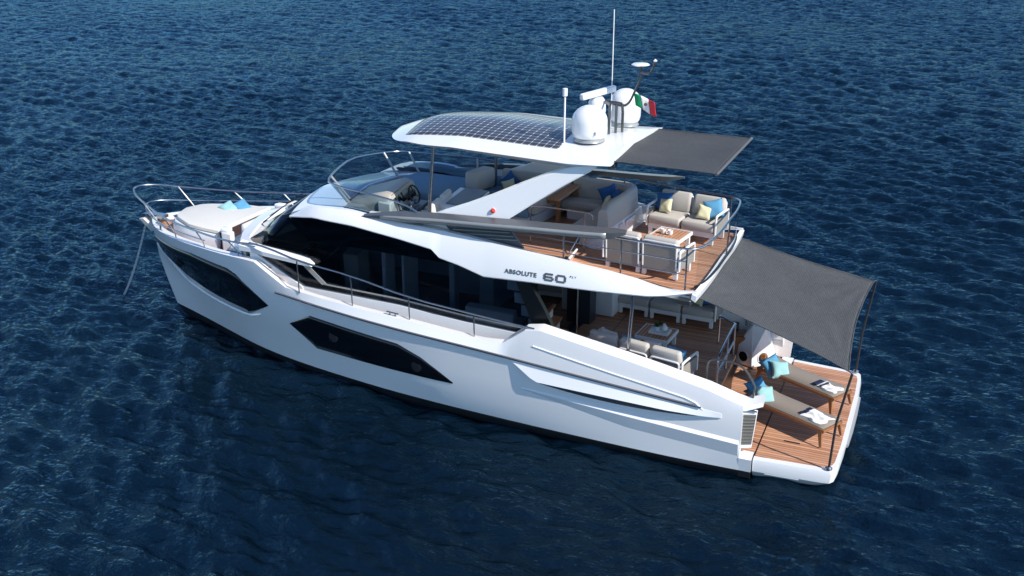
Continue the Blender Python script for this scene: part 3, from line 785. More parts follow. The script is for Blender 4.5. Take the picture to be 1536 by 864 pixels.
ring = [(0, .21 * math.cos(t), .21 * math.sin(t)) for t in np.linspace(0, 2 * math.pi, 28, endpoint=False)]
m.tube(ring, .02, 8, True)
for t in (0, 2.1, 4.2): m.tube([(0, 0, 0), (0, .2 * math.cos(t + 1.57), .2 * math.sin(t + 1.57))], .014, 6)
m.lathe([(.05, -.03), (.05, .03), (.001, .04)], (0, 0, 0), 14, 'x'); m.tube([(0, 0, 0), (.3, 0, -.12)], .03, 8)
o = m.build('steering_wheel', BLACK, hc, w=False); o.location = Wp((10.42, .86, 4.80)); o.rotation_euler = (0, R(22), 0)
m = MB(); m.tube([(10.3, 1.32, 4.56), (10.26, 1.32, 4.74)], .02, 8); m.box((10.26, 1.32, 4.77), (.06, .09, .05)); m.build('throttle_lever', CHROME, hc)

# ---- cushions and upholstery
def cush(m, x0, x1, y0, y1, z0, z1, r=.05):
    """soft box: rounded, slightly domed"""
    cx, cy, cz = (x0 + x1) / 2, (y0 + y1) / 2, (z0 + z1) / 2
    hx, hy, hz = abs(x1 - x0) / 2, abs(y1 - y0) / 2, abs(z1 - z0) / 2
    r = min(r, hx * .95, hy * .95, hz * .95)
    def ring(z, ins):
        pts = []
        for (sx, sy, a0) in ((1, 1, 0), (-1, 1, 90), (-1, -1, 180), (1, -1, 270)):
            for a in (0, 30, 60, 90):
                t = R(a0 + a); rr = max(r - ins, .001)
                pts.append((cx + sx * (hx - r) + rr * math.cos(t), cy + sy * (hy - r) + rr * math.sin(t), z))
        return pts
    secs = []
    for a in range(-90, 91, 30):
        t = R(a); secs.append(ring(cz + math.copysign(hz - r, a) * (1 if a else 0) + r * math.sin(t) if a else cz, r - r * math.cos(t)))
    m.loft(secs, True)
    return m
def cushion(name, x0, x1, y0, y1, z0, z1, mat, parent, r=.05, label=None):
    return cush(MB(), x0, x1, y0, y1, z0, z1, r).build(name, mat, parent, smooth=60, label=label)

# scatter pillow mesh (shared), lies in the local xz plane, facing +y
def pillow_mesh():
    m = MB(); n = 12
    for sgn in (1, -1):
        rows = []
        for i in range(n + 1):
            row = []
            for j in range(n + 1):
                u, v = -1 + 2 * i / n, -1 + 2 * j / n
                pin = 1 - .13 * (1 - u * u) * abs(v) ** 2 - 0; pin2 = 1 - .13 * (1 - v * v) * abs(u) ** 2
                x, z = u * .5 * pin2, v * .5 * pin
                t = .20 * ((1 - u ** 4) * (1 - v ** 4)) ** .62 * (1 + .10 * math.sin(u * 4 + 1) * math.sin(v * 5))
                row.append((x, sgn * t, z))
            rows.append(row)
        m.loft(rows)
    return m
PM = {}
def pillow(mat, loc, size, tilt=0, rz=0, roll=0, label='', group=None):
    if mat.name not in PM:
        o = pillow_mesh().build('cushion', mat, None, smooth=60); PM[mat.name] = o.data; bpy.data.objects.remove(o)
    o = bpy.data.objects.new('cushion', PM[mat.name]); COL.objects.link(o)
    M = Matrix.Rotation(rz, 4, 'Z') @ Matrix.Rotation(tilt, 4, 'X') @ Matrix.Rotation(roll, 4, 'Y')
    o.matrix_world = Matrix.Translation(loc) @ M @ Matrix.Scale(size, 4)
    tag(o, label, 'cushion', group or 'scatter cushions')
    return o

# ---- sun deck, forward: sunbed, L sofa, wet bar (built in)
cushion('fly_sunbed', 9.95, 11.85, -1.72, .15, 4.20, 4.56, SHADEBLUE, Y, .06)
m = MB(); m.bb(9.97, 11.98, -1.74, .13, 3.93, 4.22); m.build('sunbed_base', W, Y)
cushion('sunbed_backrest', 9.62, 9.98, -1.62, -.75, 4.45, 4.98, BEIGE, Y, .09)
m = MB(); m.bb(8.55, 9.95, -1.9, -1.2, 3.93, 4.2); m.bb(7.95, 8.6, -1.9, -.2, 3.93, 4.2); m.build('sofa_base', W, Y)
cushion('forward_sofa_seat', 8.55, 9.92, -1.86, -1.15, 4.18, 4.4, SHADEBLUE, Y, .06)
cushion('forward_sofa_seat', 7.98, 8.6, -1.86, -.1, 4.18, 4.4, SHADEBLUE, Y, .06)
cushion('forward_sofa_back', 7.75, 8.02, -1.95, -.1, 4.3, 5.0, BEIGE, Y, .09)
cushion('forward_sofa_back', 8.0, 9.6, -2.0, -1.78, 4.3, 4.9, BEIGE, Y, .09)
m = MB(); m.bb(8.95, 9.72, -.15, 1.10, 3.93, 4.74); wb = m.build('wet_bar', W, Y, bevel=.03)
m = MB(); m.bb(8.98, 9.55, -.12, 1.0, 4.735, 4.76); m.build('bar_counter', simple('grey_counter', (.13, .12, .11), .35), wb)
cushion('helm_seat', 9.72, 10.2, .35, .85, 4.3, 4.5, CREAM, Y, .06); cushion('helm_seat', 9.72, 10.2, .95, 1.45, 4.3, 4.5, CREAM, Y, .06)
m = MB(); m.bb(9.75, 10.18, .38, 1.42, 3.93, 4.31); m.build('helm_seat_base', W, Y)
cushion('helm_seat_back', 9.66, 9.80, .35, .85, 4.4, 4.86, CREAM, Y, .06); cushion('helm_seat_back', 9.66, 9.80, .95, 1.45, 4.4, 4.86, CREAM, Y, .06)

# ---- dining corner of the sun deck
m = MB(); m.prism([(5.80, .42, 3.9), (5.80, -1.95, 3.9), (6.55, -1.95, 3.9), (6.55, .25, 3.9), (6.25, .42, 3.9)], [(5.86, .40, 4.36), (5.86, -1.9, 4.36), (6.52, -1.9, 4.36), (6.52, .25, 4.36), (6.25, .40, 4.36)])
m.bb(6.5, 7.6, -1.95, -1.35, 3.9, 4.2); db = m.build('dinette_base', W, Y, bevel=.02)
m = MB(); m.bb(5.77, 5.81, -.55, -.35, 3.98, 4.3); m.bb(5.77, 5.81, -1.3, -.75, 3.98, 4.3); m.build('cabinet_door', W, db, bevel=.01)
cushion('dinette_seat', 6.10, 6.78, -1.8, .55, 4.18, 4.40, BEIGE, Y, .09)
cushion('dinette_seat', 6.7, 7.75, -1.85, -1.30, 4.18, 4.40, BEIGE, Y, .07)
bk = chaikin([(5.98, .30, 0), (5.98, -1.4, 0), (6.1, -1.95, 0), (6.7, -2.02, 0), (7.7, -2.02, 0)], 2)
m = MB(); secs = []
for i, p in enumerate(bk):
    t = (bk[min(i + 1, len(bk) - 1)] - bk[max(i - 1, 0)]).normalized(); nn = Vector((-t.y, t.x, 0)) * -1
    h = 4.90 if i > 1 else 4.84
    secs.append([p - nn * .13 + Vector((0, 0, 4.34)), p - nn * .10 + Vector((0, 0, h - .05)), p - nn * .04 + Vector((0, 0, h)), p + nn * .06 + Vector((0, 0, h)), p + nn * .11 + Vector((0, 0, h - .06)), p + nn * .15 + Vector((0, 0, 4.34))])
m.loft(secs, True); m.build('dinette_backrest', BEIGE, Y, smooth=60)
dt = empty('dining_table', (7.45, -1.30, 3.65), 0, 'brown wooden dining table in the shade in front of the curved deck sofa', 'table')
m = MB(); m.bb(-.5, .5, -.7, .7, .66, .71); m.build('table_top', TEAKX, dt, bevel=.008)
for sx, sy in ((-.42, .6), (.42, .6), (-.42, -.6), (.42, -.6)):
    m = MB(); m.bb(sx - .045, sx + .045, sy - .045, sy + .045, 0, .66); m.build('leg', TEAKD, dt)
for sy in (-1, 1):
    m = MB(); m.bb(-.38, .38, sy * .58, sy * .62, .56, .655); m.build('apron', TEAKD, dt)

# ---- stair opening in the fly deck with hatch and rails
m = MB(); m.bb(6.42, 7.72, 1.15, 1.72, 3.908, 3.94); m.build('stair_hatch', simple('smoked_hatch', (.10, .10, .095), .35, var=.1), Y, bevel=.005)
m = MB(); m.box((6.36, 1.42, 4.04), (.05, .6, .30), ry=R(-25)); m.build('hatch_stop', W, Y, bevel=.01)
for x in (6.7, 7.2, 7.5):
    m = MB(); m.box((x, 1.30, 3.955), (.1, .05, .03)); m.build('hatch_hinge', BLACK, Y)
rail('stair_guard_rail', [arc([(7.62, .62, 3.9), (7.62, .62, 4.78), (7.52, .62, 4.86), (6.3, .62, 4.86), (6.12, .62, 4.84), (6.12, .62, 4.7)], 2), [(7.62, .62, 4.42), (6.2, .62, 4.42)], [(6.3, .62, 3.9), (6.3, .62, 4.86)], [(6.3, .62, 4.5), (6.55, .95, 3.95)]], .017, CHROME)

# ---- sun deck guard rails and aft glass
ZR = 4.90
ring = [(6.0, 1.98, 5.0), (5.0, 1.95, 4.95), (3.75, 1.90, ZR), (3.48, 1.84, ZR), (3.30, 1.60, ZR), (3.18, .8, ZR), (3.15, 0, ZR)]
top = chaikin(ring + [(x, -y, z) for x, y, z in ring[::-1][1:]], 2)
fr = empty('fly_guard_rail', (0, 0, 0)); fr.parent = Y
rail('top_tube', [top], .026, CHROME, fr)
for sg in (1, -1):
    for x, zb in ((7.72, 4.35), (6.35, 4.25), (5.05, 4.12), (3.62, 4.03)):
        rail('stanchion', [[(x, sg * 1.92, zb - .1), (x, sg * 1.93, ip([(3.6, 4.9), (5, 4.95), (6, 5.0), (7.8, 5.0)])(x))]], .02, CHROME, fr)
    rail('mid_tube', [[(7.9, sg * 1.93, 4.72), (3.62, sg * 1.92, 4.62)], [(7.9, sg * 1.93, 4.45), (3.62, sg * 1.92, 4.32)]], .012, CHROME, fr)
for y in (-.25,):
    rail('stanchion', [[(3.22, y, 3.95), (3.18, y, ZR)]], .02, CHROME, fr)
gp = [p for p in top if p.x < 3.45]
m = MB(); m.loft([[(p.x + .03, p.y, 4.02), (p.x, p.y, ZR - .02)] for p in gp]); o = m.build('glass_balustrade', CLEAR, fr, smooth=40)
m = MB(); m.tube([(p.x + .03, p.y, 4.0) for p in gp], .03, 6); m.build('glass_channel', BLACK, fr)
# clip for the awning at the port aft corner of the deck
for sg in (1, -1):
    m = MB(); m.bb(3.42, 3.72, sg * 1.86, sg * 2.16, 3.72, 3.86); m.build('awning_bracket', DARKSTEEL, Y, bevel=.02)
    m = MB(); m.bb(5.38, 5.55, sg * 1.3, sg * 1.5, 6.30, 6.42); m.build('awning_bracket', DARKSTEEL, Y, bevel=.02)

# ---- lettering on the port fascia
def fascia_frame(x, f):
    def P(xx, ff):
        u_, l_, y_ = up(xx), lo(xx), yo(xx); cr = l_ + (u_ - l_) * .62
        return Wp((xx, y_ - .07 + .07 * ff, cr + (l_ + .03 - cr) * ff))
    a = P(x, f); ex = (P(x - 1, f) - a).normalized(); ez = (P(x, 0.) - P(x, 1.)).normalized(); ez = (ez - ex * ez.dot(ex)).normalized(); n_ = ex.cross(ez)
    return a + n_ * .006, ex, ez, n_
def text(s, size, x, f, sx=1., bold=0., shear=0., sp=1.):
    c = bpy.data.curves.new('lettering', 'FONT'); c.body = s; c.size = size; c.extrude = .003; c.space_character = sp; c.offset = bold; c.shear = shear
    t = bpy.data.objects.new('tmp_lettering', c); COL.objects.link(t)
    bpy.context.view_layer.update()
    me = bpy.data.meshes.new_from_object(t.evaluated_get(bpy.context.evaluated_depsgraph_get())); bpy.data.objects.remove(t)
    me.materials.clear(); me.materials.append(GREY)
    o = bpy.data.objects.new('lettering', me); COL.objects.link(o); o.parent = Y
    pos, ex, ez, n_ = fascia_frame(x, f)
    o.matrix_world = Matrix(((ex.x * sx, ez.x, n_.x, pos.x), (ex.y * sx, ez.y, n_.y, pos.y), (ex.z * sx, ez.z, n_.z, pos.z), (0, 0, 0, 1)))
    return o
text('ABSOLUTE', .125, 7.56, .66, 1.06, .003, 0, 1.16)
def numeral(strokes, x, f, wd, ht_, t=.038):
    # blocky numerals drawn as flat strokes on a wd x ht_ box
    m = MB(); pos, ex, ez, n_ = fascia_frame(x, f)
    for (ax, ay, bx, by) in strokes:
        x0, x1 = sorted((ax * wd, bx * wd)); y0, y1 = sorted((ay * ht_, by * ht_))
        tx, ty = (t * 1.25 / 2, t / 2)
        x0 -= tx if ax == bx else 0; x1 += tx if ax == bx else 0; y0 -= ty if ay == by else 0; y1 += ty if ay == by else 0
        q = [pos + ex * u + ez * v for u, v in ((x0, y0), (x1, y0), (x1, y1), (x0, y1))]
        m.prism(q, [p + n_ * .004 for p in q])
    return m.build('lettering', GREY, Y, smooth=0, w=False)
numeral([(0, .08, 0, .92), (.03, 1, 1, 1), (.03, .5, .97, .5), (1, .08, 1, .42), (.03, 0, .97, 0)], 6.62, .72, .18, .125)
numeral([(0, .08, 0, .92), (.03, 1, .97, 1), (1, .08, 1, .92), (.03, 0, .97, 0)], 6.34, .72, .18, .125)
text('FLY', .055, 6.05, .28, 1.2, .0008, .2, 1.5)

# ---- walkway rail, port and starboard
for sg in (1, -1):
    wr = empty('side_rail', (0, 0, 0)); wr.parent = Y
    rail('top_tube', [chaikin([(6.85, sg * 2.36, 2.66), (8.2, sg * 2.37, 2.76), (9.9, sg * 2.37, 2.90), (11.35, sg * 2.37, 3.20), (12.75, sg * 2.36, 3.34), (13.65, sg * 2.24, 3.50), (14.2, sg * 2.14, 3.50)], 1)], .024, CHROME, wr)
    for x, zt in ((12.80, 3.34), (11.40, 3.20), (9.92, 2.90), (8.32, 2.77)):
        rail('stanchion', [[(x, sg * 2.36, ztop(x) - .02), (x, sg * 2.37, zt)]], .016, CHROME, wr)
m = MB(); m.tube([(10.5, 2.37, 2.44), (10.2, 2.37, 2.42)], .02, 8); m.tube([(10.42, 2.37, 2.36), (10.42, 2.37, 2.43)], .02, 8); m.tube([(10.28, 2.37, 2.35), (10.28, 2.37, 2.42)], .02, 8); m.build('mooring_cleat', CHROME, Y)

# ---- steps from walkway to foredeck
for sg in (1, -1):
    for i, (x, z) in enumerate(((13.05, 2.32), (13.38, 2.56), (13.72, 2.84))):
        m = MB(); m.bb(x, x + .36, sg * 1.92, sg * 2.17, z - .26, z); o = m.build('walkway_step', W, Y)
        m = MB(); m.bb(x + .02, x + .33, sg * 1.99, sg * 2.16, z, z + .012); m.build('tread', TEAK, o)
    side_poly('step_coaming', [(14.3, 3.26), (13.95, 3.06), (12.95, 2.50), (12.85, 2.3), (13.4, 2.45), (14.3, 2.75)], 1.93, 2.0, W, sg)

# ---- foredeck
def deck_y(x): return max(inner_y(x) - .01, .01)
m = MB(); xs = list(np.linspace(13.9, 18.3, 24))
m.loft([[(x, deck_y(x), 2.60), (x, 0, 2.61), (x, -deck_y(x), 2.60)] for x in xs]); fdk = m.build('foredeck', TEAK, Y)
so = fdk.modifiers.new('thickness', 'SOLIDIFY'); so.thickness = .03
# raised trunk carrying the sunpad
def trunk(z, g=0):
    h = [(17.52 + g, 0), (17.46 + g, .50 + g), (17.32 + g, .66 + g), (16.75, .97 + g), (16.3, 1.05 + g), (15.82, 1.09 + g)]
    return [(x, y, z) for x, y in h] + [(x, -y, z) for x, y in h[::-1][:-1]]
m = MB(); m.loft([trunk(2.6, .06), trunk(2.95, .03), trunk(3.0, 0)], True); m.build('sunpad_trunk', W, Y, smooth=30)
m = MB(); m.loft([trunk(3.0, -.08), trunk(3.04, -.04), trunk(3.10, -.05), trunk(3.125, -.10)], True); m.build('bow_sunpad', CREAM, Y, smooth=50)
# lounge well, seat and cowl up to the windscreen
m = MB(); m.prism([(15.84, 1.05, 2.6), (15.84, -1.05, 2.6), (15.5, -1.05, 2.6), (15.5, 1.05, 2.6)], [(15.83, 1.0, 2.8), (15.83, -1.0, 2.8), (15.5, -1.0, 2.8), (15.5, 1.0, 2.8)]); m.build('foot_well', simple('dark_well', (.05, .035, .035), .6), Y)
secs = []
for t in np.linspace(-1, 1, 25):
    y = 1.93 * t; a = abs(t); ay = abs(y)
    xb = float(np.interp(ay, [0, 1, 1.75, 1.94], [14.60, 14.57, 14.44, 14.06])); zb = float(np.interp(ay, [0, 1, 1.75, 1.94], [3.475, 3.465, 3.425, 3.305]))
    xf = 14.97 - .42 * a ** 4; zf = 3.40 - .16 * a ** 4
    secs.append([(xf + .06, y, 2.6), (xf + .03, y, zf - .05), (xf, y, zf), (xf - .05, y, zf + .015), (xb + .03, y, zb + .012), (xb - .02, y, zb - .02), (xb - .12, y, zb - .14)])
m = MB(); m.loft(secs); m.build('foredeck_cowl', W, Y, smooth=35)
for sg in (1, -1):
    m = MB(); m.prism([(15.30, sg * 1.25, 2.6), (15.30, sg * 1.62, 2.6), (14.45, sg * 1.95, 2.6), (14.45, sg * 1.25, 2.6)], [(15.22, sg * 1.28, 3.02), (15.16, sg * 1.52, 3.0), (14.5, sg * 1.90, 3.14), (14.5, sg * 1.28, 3.2)]); m.build('cowl_shoulder', W, Y, bevel=.04)
    m = MB(); m.bb(15.32, 15.62, sg * 1.04, sg * 1.22, 2.6, 3.18); m.build('seat_pedestal', W, Y, bevel=.04)
    cushion('bow_headrest', 15.40, 15.66, sg * .98, sg * 1.20, 3.12, 3.26, W, Y, .05)
    m = MB(); m.bb(14.35, 15.1, sg * 1.75, sg * 1.95, 2.6, 3.0); m.build('skylight', DGLASS, Y)
cushion('bow_backrest', 14.92, 15.10, -1.12, 1.12, 2.92, 3.42, CREAM, Y, .07)
cushion('bow_seat', 15.0, 15.50, -1.02, 1.02, 2.80, 2.93, CREAM, Y, .05)
m = MB(); m.bb(15.79, 15.825, -1.0, 1.0, 2.62, 3.03); m.build('trunk_end_panel', simple('dark_brown_panel', (.06, .035, .035), .5), Y)
# bow rail
for sg in (1, -1):
    pass
bt = [(14.0, 2.12, 3.48), (14.6, 2.12, 3.43), (15.3, 1.95, 3.38), (16.0, 1.73, 3.36), (17.18, 1.32, 3.34), (18.1, .82, 3.42), (18.75, .42, 3.50), (18.95, 0, 3.52)]
btop = chaikin(bt + [(x, -y, z) for x, y, z in bt[::-1][1:]], 2)
br = empty('bow_rail', (0, 0, 0)); br.parent = Y
rail('top_tube', [btop], .024, CHROME, br)
bl = [(15.75, 1.76, 3.15), (16.95, 1.36, 3.08), (17.9, .86, 3.06), (18.45, .40, 3.1), (18.62, 0, 3.12)]
rail('mid_tube', [chaikin(bl + [(x, -y, z) for x, y, z in bl[::-1][1:]], 2)], .016, CHROME, br)
for sg in (1, -1):
    for (xb, yb, xt, yt, zt) in ((16.85, 1.38, 17.18, 1.32, 3.34), (15.75, 1.77, 16.0, 1.73, 3.36), (14.62, 2.02, 14.85, 2.06, 3.41), (17.85, .70, 18.3, .68, 3.44)):
        zb = ztop(xb)
        rail('stanchion', [[(xb, sg * yb, zb - .01), (xb + .02, sg * yb, zb + .12), (xt, sg * yt, zt)]], .015, GREYL, br)
# anchor gear
m = MB(); m.bb(18.15, 18.75, -.12, .12, 2.72, 2.80); m.tube([(18.72, -.13, 2.74), (18.72, .13, 2.74)], .07, 10); m.build('anchor_roller', CHROME, Y)
m = MB(); m.prism([(18.7, -.2, 2.7), (18.7, .2, 2.7), (18.45, .08, 2.35), (18.45, -.08, 2.35)], [(18.85, -.2, 2.66), (18.85, .2, 2.66), (18.6, .08, 2.28), (18.6, -.08, 2.28)]); m.build('anchor', CHAINM, Y, bevel=.02)
m = MB(); m.lathe([(.09, 0), (.09, .1), (.06, .13), (.1, .2), (.001, .22)], (17.85, -.1, 2.61), 16); m.build('windlass', CHROME, Y)
for sg in (1, -1):
    m = MB(); m.tube([(17.6, sg * .96, 2.84), (17.6, sg * .96, 2.96)], .025, 8); m.tube([(17.42, sg * 1.03, 2.97), (17.78, sg * .88, 2.97)], .025, 8); m.build('bow_cleat', CHROME, Y)

# ------------------------------------------------------------------ anchor chain (top level)
m = MB(); pa, pb = Vector((18.86, .0, 2.45)), Vector((20.6, -.45, -.25))
n = 60
for i in range(n):
    t = i / (n - 1); p = pa.lerp(pb, t) + Vector((0, 0, -.18 * math.sin(math.pi * t))); q = pa.lerp(pb, t + .6 / n) + Vector((0, 0, -.18 * math.sin(math.pi * min(1, t + .6 / n))))
    m.tube([p, q], .020 if i % 2 else .030, 6)
tag(m.build('anchor_chain', CHAINM), 'taut pale anchor chain running from the bow down into the water', 'chain')

# ------------------------------------------------------------------ awnings
def sheet(P00, P10, P11, P01, sag, n=16, curve=0.):
    P00, P10, P11, P01 = map(Vector, (P00, P10, P11, P01)); rows = []
    for i in range(n + 1):
        u = i / n; row = []
        for j in range(n + 1):
            v = j / n
            p = (P00 * (1 - u) + P10 * u) * (1 - v) + (P01 * (1 - u) + P11 * u) * v
            mid = (P00 + P11 + P10 + P01) / 4
            # edges pulled in between the corners, belly sagging
            k = 4 * u * (1 - u); k2 = 4 * v * (1 - v)
            p = p + Vector((0, 0, -sag * k * k2))
            p = p + (mid - p) * curve * (k * (2 * v - 1) ** 2 + k2 * (2 * u - 1) ** 2 * .6)
            # creases running in from the corners
            for cu, cv in ((0, 0), (0, 1), (1, 0), (1, 1)):
                du, dv = abs(u - cu), abs(v - cv); r_ = math.hypot(du, dv); an = math.atan2(dv, du)
                p = p + Vector((0, 0, sag * .16 * math.sin(an * 17) * max(0, 1 - r_ * 1.7) * min(1, r_ * 6)))
            row.append(p)
        rows.append(row)
    m = MB(); m.loft(rows); m.rows = rows; return m
def hem(m, dz=Vector((0, 0, 0))):
    r = m.rows; e = [q for q in r[0]] + [q[-1] for q in r[1:]] + [q for q in r[-1][::-1]][1:] + [q[0] for q in r[::-1]][1:-1]
    h = MB(); h.tube([p + dz for p in e], .014, 6, True); return h
aw = empty('stern_awning', (0, 0, .5), 0, 'large grey mesh awning stretched from the sun deck over the stern on two poles', 'awning')
def awb(mb_, name, mat):
    o = mb_.build(name, mat, aw, smooth=60); o.location = (0, 0, -.5); return o
ms = sheet((3.22, 2.02, 3.56), (3.22, -2.02, 3.56), (.02, -2.26, 2.81), (.02, 2.22, 2.56), .13, 40, .075)
awb(hem(ms), 'hem', WEAVE)
o = awb(ms, 'awning_cloth', WEAVE)
so = o.modifiers.new('thickness', 'SOLIDIFY'); so.thickness = .006
for sg, tp in ((1, (-.05, 2.30, 2.56)), (-1, (-.03, -2.33, 2.82))):
    m = MB(); m.tube([(.15, sg * 2.36, .5), (.12, sg * 2.355, 1.5), tp], .024, 10); po = awb(m, 'pole', simple('carbon_pole', (.035, .035, .037), .3) if 'carbon_pole' not in bpy.data.materials else bpy.data.materials['carbon_pole'])
    m = MB(); m.lathe([(.07, 0), (.07, .02), (.035, .05)], (.15, sg * 2.36, .5), 16); f_ = m.build('pole_socket', CHROME, po)
    m = MB(); m.tube([tp, ((.02, -2.26, 2.81) if sg < 0 else (.02, 2.22, 2.56))], .010, 6); m.build('lashing', RUBBER, po)
ha = empty('hardtop_awning', (5.1, 0, 5.95), 0, 'smaller grey mesh awning projecting flat behind the solar panelled hardtop', 'awning')
m = sheet((5.12, 1.62, 5.97), (5.12, -1.62, 5.97), (2.90, -1.58, 5.95), (2.92, 1.62, 5.93), .05, 30, .03)
oh = hem(m).build('hem', WEAVE, ha, smooth=60); oh.location = (-5.1, 0, -5.95)
o = m.build('awning_cloth', WEAVE, ha, smooth=60); o.location = (-5.1, 0, -5.95)
so = o.modifiers.new('thickness', 'SOLIDIFY'); so.thickness = .006
m = MB(); m.tube([(2.91, 1.66, 5.93), (2.89, -1.62, 5.95)], .03, 8); o = m.build('front_bar', RUBBER, ha); o.location = (-5.1, 0, -5.95)

# ------------------------------------------------------------------ courtesy flag
fl = empty('flag', (5.26, -.47, 6.96), 0, 'green white and red striped flag on the dark mast above the hardtop', 'flag')
def flagp(u, v):
    return Vector((-.50 * u - .06 * v, .10 * u + .04 * math.sin(u * 7 + v), -.13 * u - .27 * v - .06 * u * v + .02 * math.sin(u * 6 + v)))
for k, (nm, mt) in enumerate((('green_band', GREEN), ('white_band', FWHITE), ('red_band', RED))):
    m = MB(); m.loft([[flagp((k + i / 5) / 3, v / 5) for v in range(6)] for i in range(6)]); o = m.build(nm, mt, fl, smooth=60)
    so = o.modifiers.new('thickness', 'SOLIDIFY'); so.thickness = .006
m = MB(); c0 = flagp(.5, .48); m.lathe([(.001, .02), (.034, .016), (.04, 0), (.001, -.02)], c0, 12, 'y'); m.build('emblem', simple('emblem_brown', (.20, .09, .04), .8), fl)

# ------------------------------------------------------------------ loose sofas (module = frame, legs, seat, back)
def sofa(name, loc, rz, n, L, label, arms=(True, True), group=None, seat=BEIGE, bh=.78):
    """local: x along, back at -y side, front +y ; n seats each L long"""
    s_ = empty(name, loc, rz, label, 'sofa', group); T = n * L
    for i in range(n):
        x0 = -T / 2 + i * L
        m = MB(); m.bb(x0 + .02, x0 + L - .02, -.36, .36, .20, .255); m.bb(x0 + .02, x0 + L - .02, .32, .36, .15, .20)
        m.build('frame', WP, s_, bevel=.006)
        for lx in (x0 + .07, x0 + L - .07):
            for ly in (-.32, .32):
                m = MB(); m.bb(lx - .04, lx + .04, ly - .035, ly + .035, 0, .20); m.build('leg', WP, s_)
        cushion('seat', x0 + .015, x0 + L - .015, -.34, .40, .258, .44, seat, s_, .05)
        m = MB(); cush(m, x0 + .03, x0 + L - .03, -.10, .08, -.02, .40, .07)
        o = m.build('back_cushion', seat, s_, smooth=60); o.location = (0, -.25, .45); o.rotation_euler = (R(12), 0, 0)
        # back frame: bent tube with mesh panel
        m = MB(); a = x0 + .05; b_ = x0 + L - .05
        m.tube(chaikin([(a, -.37, .2), (a, -.40, bh - .13), (a, -.405, bh - .05), (a + .08, -.405, bh - .04), (b_ - .08, -.405, bh - .04), (b_, -.405, bh - .05), (b_, -.40, bh - .13), (b_, -.37, .2)], 2), .022, 8)
        m.build('back_frame', WP, s_)
        m = MB(); m.prism([(a, -.36, .12), (b_, -.36, .12), (b_, -.395, bh - .10), (a, -.395, bh - .10)], [(a, -.375, .12), (b_, -.375, .12), (b_, -.41, bh - .10), (a, -.41, bh - .10)]); m.build('back_panel', TAUPE, s_)
    for e, sx in zip(arms, (-1, 1)):
        if not e: continue
        x = sx * (T / 2 + .02)
        m = MB(); m.tube(chaikin([(x, -.38, .2), (x, -.38, .58), (x, -.36, .62), (x, .30, .62), (x, .36, .60), (x, .36, .2)], 2), .026, 8); ar = m.build('arm_frame', WP, s_)
        m = MB(); m.bb(x - .012, x + .012, -.36, .34, .22, .52); m.build('arm_panel', TAUPE, ar)
    return s_
def coffee(name, loc, rz, sx, sy, h, label):
    t = empty(name, loc, rz, label, 'table')
    m = MB(); m.bb(-sx / 2 + .03, sx / 2 - .03, -sy / 2 + .03, sy / 2 - .03, h - .03, h); m.build('table_top', TEAKX, t)
    m = MB()
    for (a, b, c, d) in ((-sx / 2, sx / 2, -sy / 2, -sy / 2 + .03), (-sx / 2, sx / 2, sy / 2 - .03, sy / 2), (-sx / 2, -sx / 2 + .03, -sy / 2 + .03, sy / 2 - .03), (sx / 2 - .03, sx / 2, -sy / 2 + .03, sy / 2 - .03)):
        m.bb(a, b, c, d, h - .07, h + .003)
    m.build('frame', WP, t)
    for a in (-1, 1):
        for b in (-1, 1):
            m = MB(); m.bb(a * (sx / 2 - .08) - .04, a * (sx / 2 - .08) + .04, b * (sy / 2 - .06) - .03, b * (sy / 2 - .06) + .03, 0, h - .07); m.build('leg', WP, t)
    return t
ZF = 3.63
def on_(c, rz, x, y):   # a point given in the frame of a piece of furniture
    k, q = math.cos(rz), math.sin(rz); return c[0] + k * x - q * y, c[1] + q * x + k * y
SN, SF = ((4.33, 1.08, ZF), R(171)), ((4.14, -1.34, ZF), R(-9))
sofa('lounge_sofa', *SN, 2, .84, 'two seat beige sofa on the sun deck turned with its back to the port rail', (True, True), 'deck sofas', bh=.80)
o = sofa('lounge_sofa', *SF, 2, .81, 'two seat beige sofa facing the camera at the starboard rail of the sun deck', (True, True), 'deck sofas', bh=.80)
o.scale = (1, 1, 1.10)
coffee('coffee_table', (4.19, -.02, ZF), R(-8), .74, .84, .43, 'white framed slatted coffee table with two cups between the sun deck sofas')
for i, (cx_, cy_) in enumerate(((4.32, .0), (4.16, .03))):
    o = empty('coffee_cup', (cx_, cy_, ZF + .434), R(40 * i), ('white cup standing on the left of the pair on the sun deck coffee table', 'white cup standing on the right of the pair on the sun deck coffee table')[i], 'cup', 'cups on the deck table')
    m = MB(); m.lathe([(.04, 0), (.055, .03), (.06, .11), (.054, .11), (.045, .03), (.001, .02)], (0, 0, 0), 20); m.build('bowl', CERAM, o)
    m = MB(); m.tube(chaikin([(.055, 0, .09), (.10, 0, .085), (.10, 0, .04), (.05, 0, .03)], 2), .008, 6); m.build('handle', CERAM, o)
def sp(S_, lx, ly, lz, mat, size, tilt, rz, roll, label):
    x, y = on_(S_[0], S_[1], lx, ly); return pillow(mat, (x, y, S_[0][2] + lz), size, R(tilt), S_[1] + R(rz), R(roll), label)
